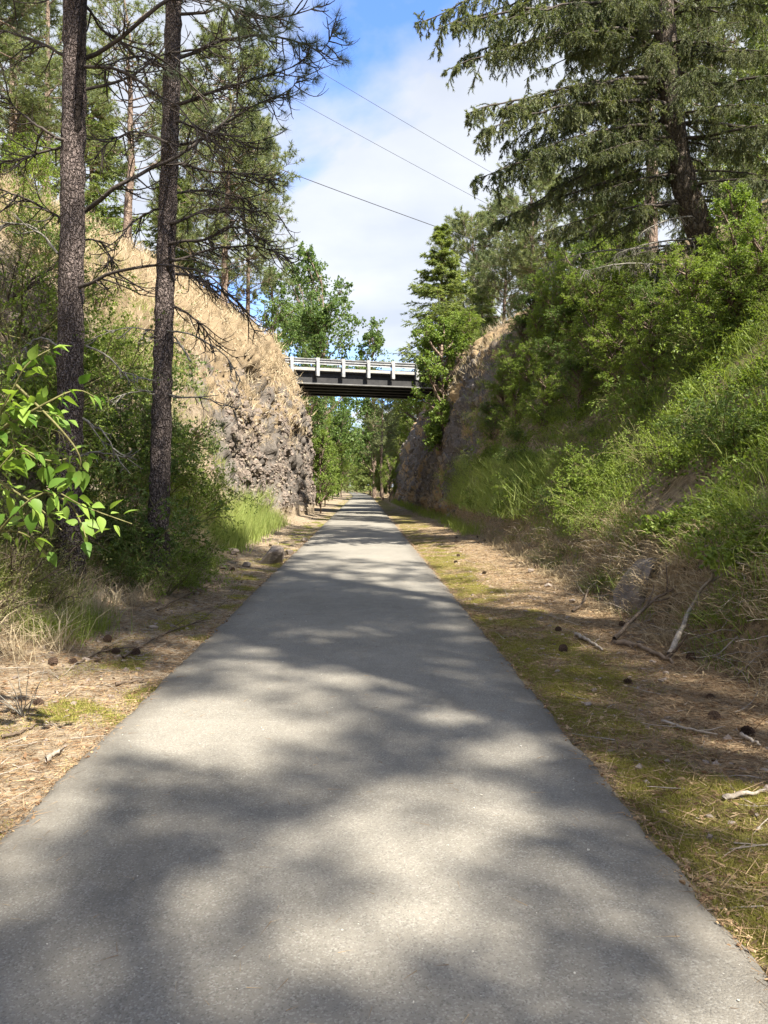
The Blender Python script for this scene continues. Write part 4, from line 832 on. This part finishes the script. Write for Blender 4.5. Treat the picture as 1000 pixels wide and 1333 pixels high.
# ---------------------------------------------------------------- grass and ground cover
rng = np.random.default_rng(321)
def cover(name, bk, n, w, L0, L1, wd, mat, lean=.4, bend=.7, clump=0, spread=.1, kindlab=None, far=0):
    if clump:
        m = n//clump; P, N, i_ = scatter(bk, m, w); P = np.repeat(P, clump, 0)+rng.normal(size=(m*clump, 3))*spread*np.array([1, 1, .15]); N = np.repeat(N, clump, 0); tt = np.repeat(U(0, 1, m), clump)*.5+U(0, .5, m*clump); n = m*clump; ls = np.repeat(U(.75, 1.15, m), clump)
    else: P, N, i_ = scatter(bk, n, w); tt = U(0, 1, n); ls = 1
    g = Geo(); L_ = U(L0, L1, n)*ls; W_ = wd*U(.7, 1.3, n)*(P[:, 1]/far if far else 1); fa = P[:, 1] > 16; near_ = ~fa
    if near_.any(): grass(g, P[near_]-N[near_]*.02, N[near_], L_[near_], W_[near_], tt[near_], lean, bend)
    if fa.any(): grass1(g, P[fa]-N[fa]*.02, N[fa], L_[fa], W_[fa], tt[fa], lean, bend)
    o = g.build(name, M[mat]); tag(o, kindlab, 'grass' if 'leaf' not in name else 'ground cover', None, 'stuff'); return o
v_, yL = LB['v'], Yc; nL = fbm(LB['cen']*.9, 3, 55); nR = fbm(RB['cen']*.9, 3, 56); vr = RB['v']
cover('brown_grass', LB, 14000, (yL > 7)*(yL < 25)*(v_ > 2.4)*(v_ < 7.5), .15, .4, .012, 'thatch', .8, 1.1, 14, .16, 'brown dead grass between the shrubs of the left bank')
cover('dry_grass', LB, 78000, (yL > 14)*(yL < 47)*np.clip(LB['dry'], 0, 1)*(v_ > 2.6)*(v_ < 8.2)*(1-.5*LB['rock'])*sstep(.33, .5, nL), .16, .5, .026, 'drygrass', .7, .9, 9, .24, 'dry blond grass over the top of the left cliff', 36)
cover('bright_grass', LB, 9000, (yL > 17.5)*(yL < 31)*(v_ > 1.25)*(v_ < 2.5), .35, .8, .013, 'lushgrass', .35, .6, 20, .16, 'lush bright green grass at the foot of the left cliff')
cover('verge_grass', LB, 16000, (yL > 4.2)*(yL < 18)*(v_ > 1.25)*(v_ < 3.2)*sstep(.40, .5, nL), .2, .5, .006, 'grass', .6, 1.0, 26, .11, 'shaded green grass tufts along the left verge')
cover('straw_grass', LB, 7000, (yL > 4.2)*(yL < 17)*(v_ > 1.3)*(v_ < 2.8), .25, .6, .005, 'drygrass', .8, 1.1, 34, .09, 'bleached straw tufts along the left verge')
cover('bank_grass', LB, 12000, (yL > 6)*(yL < 25)*(v_ > 2.6)*(v_ < 7), .2, .5, .012, 'grass', .6, .9, 14, .15, 'green and brown grass on the shaded left bank')
cover('bank_grass', RB, 62000, (Yr > 4.5)*(Yr < 36)*(vr > 2.85)*(vr < 6.3)*sstep(.33, .45, nR)/(1+(Yr/14)**2), .15, .45, .009, 'grass', .6, 1.0, 18, .15, 'green grass covering the right bank')
cover('cut_grass', RB, 9000, (Yr > 4.3)*(Yr < 30)*(vr > 1.9)*(vr < 3.2)*sstep(.48, .58, fbm(RB['cen']*1.7, 3, 92))/(1+(Yr/12)**2), .1, .3, .006, 'grass', 1.0, 1.3, 22, .1, 'green grass creeping down over the dead thatch')
cover('lush_grass', RB, 16000, (Yr > 19)*(Yr < 35)*(vr > 2.9)*(vr < 4.0), .25, .6, .010, 'lushgrass', .6, .8, 10, .28, 'tall lush green grass at the lower right bank near the cliff')
cover('dead_thatch', RB, 42000, (Yr > 4.3)*(Yr < 36)*(vr > 1.75)*(vr < 3.3)*sstep(.42, .54, fbm(RB['cen']*2.2, 3, 91))/(1+(Yr/12)**2), .08, .34, .006, 'thatch', 1.8, 1.9, 18, .11, 'matted dead brown grass hanging over the low cut of the right bank')
cover('dry_grass', RB, 9000, (Yr > 32)*(Yr < 60)*(vr > 5.4)*(vr < 7.6), .2, .5, .016, 'drygrass', .5, .8, 14, .2, 'dry blond grass on the crest of the right rock cliff')
cover('brown_grass', RB, 14000, (Yr > 33)*(Yr < 60)*(vr > 2.4)*(vr < 6.3)*RB['dry'], .1, .3, .012, 'thatch', .6, 1., 10, .15, 'brown grass tufts on the ledges of the right rock cliff')
cover('verge_weed', RB, 5000, (Yr > 24)*(Yr < 75)*(vr > 1.5)*(vr < 2.3), .2, .5, .014, 'grass', .6, .8, 14, .15, 'weeds along the foot of the right cliff')
# leaf cover on the right bank
P, N, i_ = scatter(RB, 46000, (Yr > 4.5)*(Yr < 30)*(vr > 3.0)*(vr < 6.)*sstep(.40, .55, fbm(RB['cen']*1.4, 3, 58))/(1+(Yr/12)**2)); g = Geo(); n = len(P)
leaves(g, P+N*U(.02, .28, (n, 1)), norm(rdir(n)*.8+np.array([-.5, -.2, .3])), U(.03, .075, n), U(.025, .05, n), U(0, 1, n)); tag(g.build('leafy_ground_cover', M['shrub']), 'small leaved creepers and herbs matting the right bank', 'ground cover', None, 'stuff')
# moss on the right verge
P, N, i_ = scatter(RB, 110000, (Yr > 2.6)*(Yr < 22)*(vr < 1.9)*(vr > .12)*RB['moss']**1.5*(.15+.85*sstep(.42, .58, fbm(RB['cen']*5, 3, 63)))/(1+(Yr/6)**2)); n = len(P); g = Geo()
blades(g, P, norm(rdir(n)*.8+np.array([0, 0, .9])), U(.008, .028, n), U(.003, .007, n), np.clip(.5*fbm(P*5, 3, 3)+U(0, .5, n), 0, 1)); tag(g.build('moss', M['moss']), 'yellow green moss along the right edge of the trail', 'moss', None, 'stuff')
P, N, i_ = scatter(LB, 26000, (yL > 3.)*(yL < 20)*(v_ < 1.2)*(v_ > .12)*LB['moss']/(1+(yL/6)**2)); n = len(P); g = Geo()
blades(g, P, norm(rdir(n)*.8+np.array([0, 0, .9])), U(.008, .025, n), U(.003, .007, n), U(0, 1, n)); tag(g.build('moss', M['moss']), 'thin moss along the left edge of the trail', 'moss', None, 'stuff')
# fallen needles and chips on both verges
for bk, yy, vv, nm, lb in ((LB, yL, v_, 34000, 'brown pine needles and bark bits littering the left verge'), (RB, Yr, vr, 60000, 'brown pine needles and bark bits littering the right verge')):
    w = (yy > 2.4)*(yy < 34)*(vv > .15)*(vv < 2.15)*(1-.75*bk['moss'])/(1+(yy/7)**2); P, N, i_ = scatter(bk, nm, w); n = nm; d = rdir(n); d[:, 2] *= .16; d = norm(d); g = Geo()
    blades(g, P+N*U(.002, .014, (n, 1)), d, U(.06, .17, n), U(.0022, .005, n), U(0, 1, n))
    m = nm//9; P, N, i_ = scatter(bk, m, w); d = rdir(m); d[:, 2] *= .1; leaves(g, P+N*.008, norm(d), U(.015, .055, m), U(.008, .026, m), U(0, 1, m), .1)
    tag(g.build('needle_litter', M['needles']), lb, 'litter', None, 'stuff')
    m = 1700; P, N, i_ = scatter(bk, m, (yy > 2.4)*(yy < 40)*(vv > .3)*(vv < 2.0)/(1+(yy/10)**2)); g = Geo(); rubble(g, P, .012+.07*U(0, 1, m)**4, .7); tag(g.build('pebbles', M['boulder']), lb.split(' needles')[0].replace('brown pine', 'small stones')+' scattered over the '+('left' if bk is LB else 'right')+' verge', 'pebbles', None, 'stuff')
    m = 260; P, N, i_ = scatter(bk, m, (yy > 2.4)*(yy < 26)*(vv > .3)*(vv < 2.3)/(1+(yy/8)**2)); d = rdir(m); d[:, 2] *= .1; g = Geo(); tubes(g, grow(P+N*.008, norm(d), U(.08, .4, m), 4, 0, .12), .004, .0015, 4); tag(g.build('twig_litter', M['stick']), 'thin fallen twigs lying on the '+('left' if bk is LB else 'right')+' verge', 'twigs', None, 'stuff')

# leaf-fall and grit on the asphalt
n = 420; P = np.stack([U(-1.6, 1.3, n), 1.8+16*U(0, 1, n)**1.7, np.full(n, .034)], 1); P[:, 2] = .013+.02*(1-((P[:, 0]+.17)/1.51)**2)+.003; g = Geo(); rubble(g, P, .004+.011*U(0, 1, n)**4, .6); tag(g.build('grit', M['chip']), 'pale specks and petals lying on the asphalt', 'grit', None, 'stuff')
n = 2600; sd = rng.integers(0, 2, n); P = np.zeros((n, 3)); P[:, 1] = 2.2+26*U(0, 1, n)**1.6; P[:, 0] = np.where(sd == 0, -1.66+np.abs(rng.normal(size=n))*.05-.03, 1.33-np.abs(rng.normal(size=n))*.05+.03); P[:, 2] = .014
g = Geo(); rubble(g, P, .006+.022*U(0, 1, n)**3, .7); d = rdir(n); d[:, 2] *= .08; blades(g, P+[0, 0, .01], norm(d), U(.04, .12, n), U(.002, .004, n), .5); tag(g.build('edge_crumbs', M['needles']), 'crumbs, grit and needles spilling over both edges of the asphalt', 'grit', None, 'stuff')
n = 480; P = np.stack([U(-1.55, 1.25, n), 1.9+15*U(0, 1, n)**1.6, np.full(n, 0.)], 1); P[:, 2] = .013+.02*(1-((P[:, 0]+.17)/1.51)**2)+.003; d = rdir(n); d[:, 2] *= .03; g = Geo(); blades(g, P, norm(d), U(.03, .11, n), U(.0015, .003, n), U(0, 1, n)); tag(g.build('strewn_needles', M['needles']), 'single dry pine needles strewn on the asphalt', 'needles', None, 'stuff')
def ground_z(X, Y):
    if -1.66 < X < 1.33: return .013+.02*(1-((X+.17)/1.51)**2)
    return height(X, Y)

# ---------------------------------------------------------------- loose things on the verges
def stick(pts, r, label, mat='stick', forks=2, name='fallen_branch', cat='branch', group=None, lift=.02):
    P3 = []
    for (x, y, up) in pts:
        h_ = hit(x, y, 2.2); P3.append(h_+np.array([0, 0, up+lift]))
    P3 = np.array(P3); o0 = P3[0].copy(); o = empty(name, label, cat, Vector(o0), group); pl = smooth_pl(P3-o0, 14)[None]; pl[0, 1:] += rng.normal(size=(13, 3))*r*.25
    g = Geo(); tubes(g, pl, r, r*.45, 7); g.build('main_stem', M[mat], o, True)
    if forks:
        L = np.full(1, np.linalg.norm(pl[0, -1]-pl[0, 0])); tw, l_ = spawn(pl, L, forks, .25, .9, 38, lambda t: .35+0*t, 6, 0, .1, 0, .7)
        for q in tw: g = Geo(); tubes(g, q[None], r*.5, r*.18, 5); g.build('side_twig', M[mat], o, True)
    return o
rng = np.random.default_rng(8)
stick([(800,840,.02),(835,850,.03),(875,868,.02)], .035, 'thickest fallen branch lying below the dry bank on the right verge', 'twig')
stick([(800,842,.06),(840,822,.24),(880,812,.38)], .024, 'forked dead branch leaning up onto the dry right bank', 'twig', 3)
stick([(872,862,.05),(900,838,.32),(930,818,.50)], .028, 'grey branch propped against the dry bank, right of the forked one', 'stick', 1)
stick([(750,830,.02),(768,840,.02),(785,850,.01)], .022, 'short pale broken stick on the moss left of the thick branch', 'stick', 0)
stick([(862,945,.01),(890,953,.01),(935,962,.01)], .012, 'thin pale stick lying below the two large cones', 'stick', 1)
stick([(943,1050,.02),(965,1044,.02),(998,1040,.02)], .016, 'grey curved stick at the right edge on the moss', 'stick', 0)
stick([(965,965,.02),(978,972,.02),(990,979,.02)], .014, 'short grey stick beside the lower large cone', 'stick', 0)
stick([(0,1090,.0),(15,1082,.0),(32,1068,.0)], .006, 'thin bleached twig on the lower left corner of the asphalt', 'stick', 0)
stick([(60,998,.02),(70,990,.02),(82,984,.02)], .018, 'short broken stick beside the left edge of the trail', 'stick', 1)
stick([(2,965,.01),(25,960,.01),(48,948,.01)], .012, 'dark stick on the needles at the left edge of the photo', 'twig', 1)
stick([(150,895,.01),(168,892,.01),(186,890,.01)], .014, 'brown stick in the needles left of the trail, below the cones', 'twig', 1)
stick([(160,860,.01),(200,835,.01),(235,820,.01),(270,810,.01)], .012, 'long thin root like branch along the left verge', 'twig', 2)
stick([(100,868,.01),(140,850,.01),(200,845,.01)], .012, 'dark branch across the left verge behind the cones', 'twig', 1)
stick([(205,800,.03),(240,780,.03),(290,760,.03)], .014, 'dead branch by the grass left of the boulder', 'twig', 2)
stick([(745,800,.02),(760,790,.05),(768,770,.1)], .018, 'stub of dead wood on the right verge below the dry bank', 'twig', 1)
# dead twigs standing at the left edge
o = empty('dead_weed', 'bleached dead weed stalks standing on the left verge at the photo edge', 'weed', Vector(hit(30, 935, 2.5))); g = Geo(); n = 12; a = U(0, 6.28, n)
tubes(g, grow(np.zeros((n, 3)), norm(np.stack([np.cos(a)*.5, np.sin(a)*.5, a*0+1], 1)), U(.2, .5, n), 6, .15, .14), .004, .0015, 4); g.build('stalks', M['lichen'], o, True)
# boulder and stones by the left verge
def stone(px, py, s, label, seed, sq=(1, .8, .7), mat='boulder', name='stone', cat='stone', y0=2.5, sub=2):
    P = hit(px, py, y0); me = rock_mesh(name, M[mat], seed, 16, sq); o = link(name, me, None, Vector(P)+Vector((0, 0, sq[2]*s*.32))); o.scale = (s, s, s); o.rotation_euler = (0, 0, U(0, 6.28)); tag(o, label, cat); return o
b = stone(351, 733, .72, 'squarish brown boulder beside the left edge of the trail', 5, (1, .85, .85), name='boulder', cat='boulder')
for q in [(303,722,.34,'pale rounded stone left of the boulder'),(322,738,.22,'small stone just in front of the boulder on its left'),(377,722,.28,'low brown stone touching the right side of the boulder'),(397,706,.3,'dark stone at the trail edge beyond the boulder'),(112,862,.11,'pale stone among the cones on the left verge'),(200,820,.12,'flat pale stone on the needles of the left verge'),(225,817,.09,'small pale stone right of the flat one on the left verge'),(255,775,.12,'reddish stone beside the left grass'),(290,740,.24,'half buried stone behind the branch litter left of the boulder'),(715,765,.16,'dark stone at the foot of the dry right bank'),(745,785,.13,'pale stone in the gully at the foot of the right bank'),(690,745,.15,'grey stone at the foot of the right bank farther along')]:
    stone(q[0], q[1], q[2], q[3], int(q[0]), (1, .8, .6))
# grey rock face showing through the right cut bank
P = hit(842, 765, 6.); me = rock_mesh('outcrop', M['basalt_dark'], 9, 18, (.4, .7, .95)); o = link('outcrop', me, None, Vector(P)+Vector((-.12, 0, .02))); o.rotation_euler = (0, .3, .3); o.scale = (1, 1, .9); tag(o, 'grey rock outcrop poking from the dry right bank', 'rock')
# roots and dead stems trailing out of the cut bank
P, N, i_ = scatter(RB, 420, (Yr > 4.5)*(Yr < 24)*(vr > 1.8)*(vr < 3.1)/(1+(Yr/10)**2)); d = norm(N*.5+rdir(420)*.7+np.array([-.3, 0, -.35])); g = Geo(); tubes(g, grow(P-N*.02, d, U(.15, .6, 420), 7, .25, .22), U(.003, .009, 420), .0015, 4); tag(g.build('bank_roots', M['stick']), 'thin roots and dead stems trailing out of the dry right bank', 'roots', None, 'stuff')
# pine cones
def cone_mesh(seed):
    r = np.random.default_rng(seed); g = Geo(); n = 64
    for i in range(n):
        s = i/n; a = i*2.39996; rad = .30*math.sin(math.pi*min(1, s*.93+.09))**.75; z = s-.5
        c = np.array([math.cos(a), math.sin(a), 0]); tn = np.array([-math.sin(a), math.cos(a), 0]); p = c*rad*.45+[0, 0, z]; L = rad*.95+.04; w = .10*(rad/.30)+.03
        tip = p+c*L+np.array([0, 0, .05]); g.add([p-tn*w*.6, p+tn*w*.6, tip+tn*w, tip+c*.02+[0, 0, .05], tip-tn*w], [[0, 1, 2], [0, 2, 3], [0, 3, 4]])
    tubes(g, np.array([[[0, 0, -.5], [0, 0, 0], [0, 0, .45]]]), .12, .04, 7); return g.mesh('pine_cone', M['cone'])
CM = [cone_mesh(1), cone_mesh(2)]
def cone_at(px, py, s, label, group=None):
    s = s*.86; P = hit(px, py, 2.2); o = link('pine_cone', CM[int(px) % 2], None, Vector(P)+Vector((0, 0, s*.26))); o.scale = (s, s, s); o.rotation_euler = (R(80)+U(-.3, .3), U(-.3, .3), U(0, 6.28)); tag(o, label, 'pine cone', group); return o
for q in [(930,938,.105,'large open pine cone near the right edge, the upper left of the pair'),(973,958,.105,'large open pine cone near the right edge, the lower right of the pair'),(727,822,.09,'pine cone alone on the moss of the right verge'),(95,866,.1,'pine cone leftmost in the cluster on the left verge'),(138,849,.1,'pine cone in the middle of the left verge cluster'),(151,851,.1,'pine cone touching its neighbour in the left verge cluster'),(177,853,.11,'darkest pine cone nearest the trail on the left verge'),(140,835,.11,'pine cone behind the left verge cluster by the grass'),(50,920,.1,'pine cone half hidden under the dead weed stalks'),(818,892,.09,'pine cone on the straw below the fallen branches'),(925,912,.08,'small pine cone above the pair of large cones'),(127,864,.07,'small broken pine cone right of the pale stone on the left verge')]: cone_at(*q)
for j in range(22):
    bk = (LB, RB)[j % 2]; yy, vv = ((yL, v_), (Yr, vr))[j % 2]; P, N, i_ = scatter(bk, 1, (yy > 6)*(yy < 26)*(vv > .5)*(vv < 2.0)); o = link('pine_cone', CM[j % 2], None, Vector(P[0])+Vector((0, 0, .03))); o.scale = [U(.07, .1)]*3; o.rotation_euler = (R(80), U(-.3, .3), U(0, 6.28)); tag(o, 'small brown pine cone lying in the needles farther along the verge', 'pine cone', 'scattered pine cones along the verges')

# ---------------------------------------------------------------- bridge
def box_arr(x0, x1, y0, y1, z0, z1):
    V = np.array([(x, y, z) for z in (z0, z1) for x, y in ((x0, y0), (x1, y0), (x1, y1), (x0, y1))], float)
    Tt = [[0, 2, 1], [0, 3, 2], [4, 5, 6], [4, 6, 7], [0, 1, 5], [0, 5, 4], [1, 2, 6], [1, 6, 5], [2, 3, 7], [2, 7, 6], [3, 0, 4], [3, 4, 7]]; return V, Tt
def boxes(name, mat, parent, bs, bev=0.0):
    g = Geo()
    for b_ in bs: g.add(*box_arr(*b_))
    o = g.build(name, mat, parent)
    if bev: md = o.modifiers.new('bevel', 'BEVEL'); md.width = bev; md.segments = 1; md.limit_method = 'ANGLE'
    return o
br = empty('road_bridge', 'small road bridge with dark steel girders crossing over the trail', 'bridge', (-.6, 43.1, 0), None, math.atan2(2.0, 6.75))
X0, X1 = -8.5, 9.5
boxes('deck_slab', M['concrete'], br, [(X0, X1, -.12, 5.62, 7.98, 8.14)], .02)
boxes('curb', M['concrete'], br, [(X0, X1, .02, .25, 8.14, 8.2)], .01); boxes('curb', M['concrete'], br, [(X0, X1, 5.25, 5.48, 8.14, 8.2)], .01)
for k in range(5):
    y = .14+k*1.28
    boxes('girder', M['girder'], br, [(X0, X1, y-.02, y+.02, 7.32, 7.9), (X0, X1, y-.16, y+.16, 7.9, 7.978)])
    boxes('bottom_flange', M['flange'] if k == 0 else M['girder'], br, [(X0, X1, y-.2, y+.2, 7.255, 7.318)])  # only the nearest flange gets the painted sunlight
for k in range(7): boxes('cross_brace', M['girder'], br, [(X0+1.5+k*2.6, X0+1.56+k*2.6, .3, 5.1, 7.42, 7.8)])
def w_beam(y, sgn):
    prof = [(0, 0), (.0, .03), (.075, .07), (.075, .115), (.0, .15), (.0, .165), (.075, .20), (.075, .245), (.0, .285), (0, .315)]; V = []
    for x in (X0, X1):
        for d, z in prof: V.append((x, y+sgn*d, 8.335+z))
    n = len(prof); Tt = []
    for i in range(n-1): Tt += [[i, i+1, n+i+1], [i, n+i+1, n+i]]
    o = link('guardrail_beam', mesh_np('guardrail_beam', np.array(V), Tt, M['galv']), br); md = o.modifiers.new('thickness', 'SOLIDIFY'); md.thickness = .012; return o
w_beam(-.12, 1); w_beam(5.55, -1)
for y, sg in ((-.20, 1), (5.70, -1)):
    for k in range(12):
        x = X0+.62+k*1.46
        o = boxes('guardrail_post', M['galv'], br, [(x-.085, x+.085, y-.07, y-.055, 7.68, 8.68), (x-.085, x+.085, y+.055, y+.07, 7.68, 8.68), (x-.012, x+.012, y-.055, y+.055, 7.68, 8.68)], .004)
        boxes('mounting_plate', M['galv'], o, [(x-.12, x+.12, (y+.072) if sg > 0 else (y-.09), (y+.079) if sg > 0 else (y-.072), 7.72, 7.96)])

# ---------------------------------------------------------------- power lines
for (pa, ya), (pb, yb), sag, r, lb in [(((330, 207), 60), ((606, 310), 66), .2, .030, 'lowest and darkest power line crossing the sky above the bridge'), (((372, 123), 60), ((650, 275), 66), .2, .016, 'middle thin power line crossing the sky'), (((398, 82), 60), ((640, 226), 66), .2, .016, 'topmost thin power line crossing the sky')]:
    A, B = at(*pa, ya), at(*pb, yb); d = B-A; A2, B2 = A-d*.9, B+d*.6; t = np.linspace(0, 1, 40)[:, None]; pl = A2*(1-t)+B2*t; pl[:, 2] -= (4*sag*(t*(1-t))[:, 0]-4*sag*.24)*2
    g = Geo(); tubes(g, pl[None], r, r, 5); tag(g.build('power_line', M['wire'], None, True), lb, 'power line')
print('TRIS', NT[0])
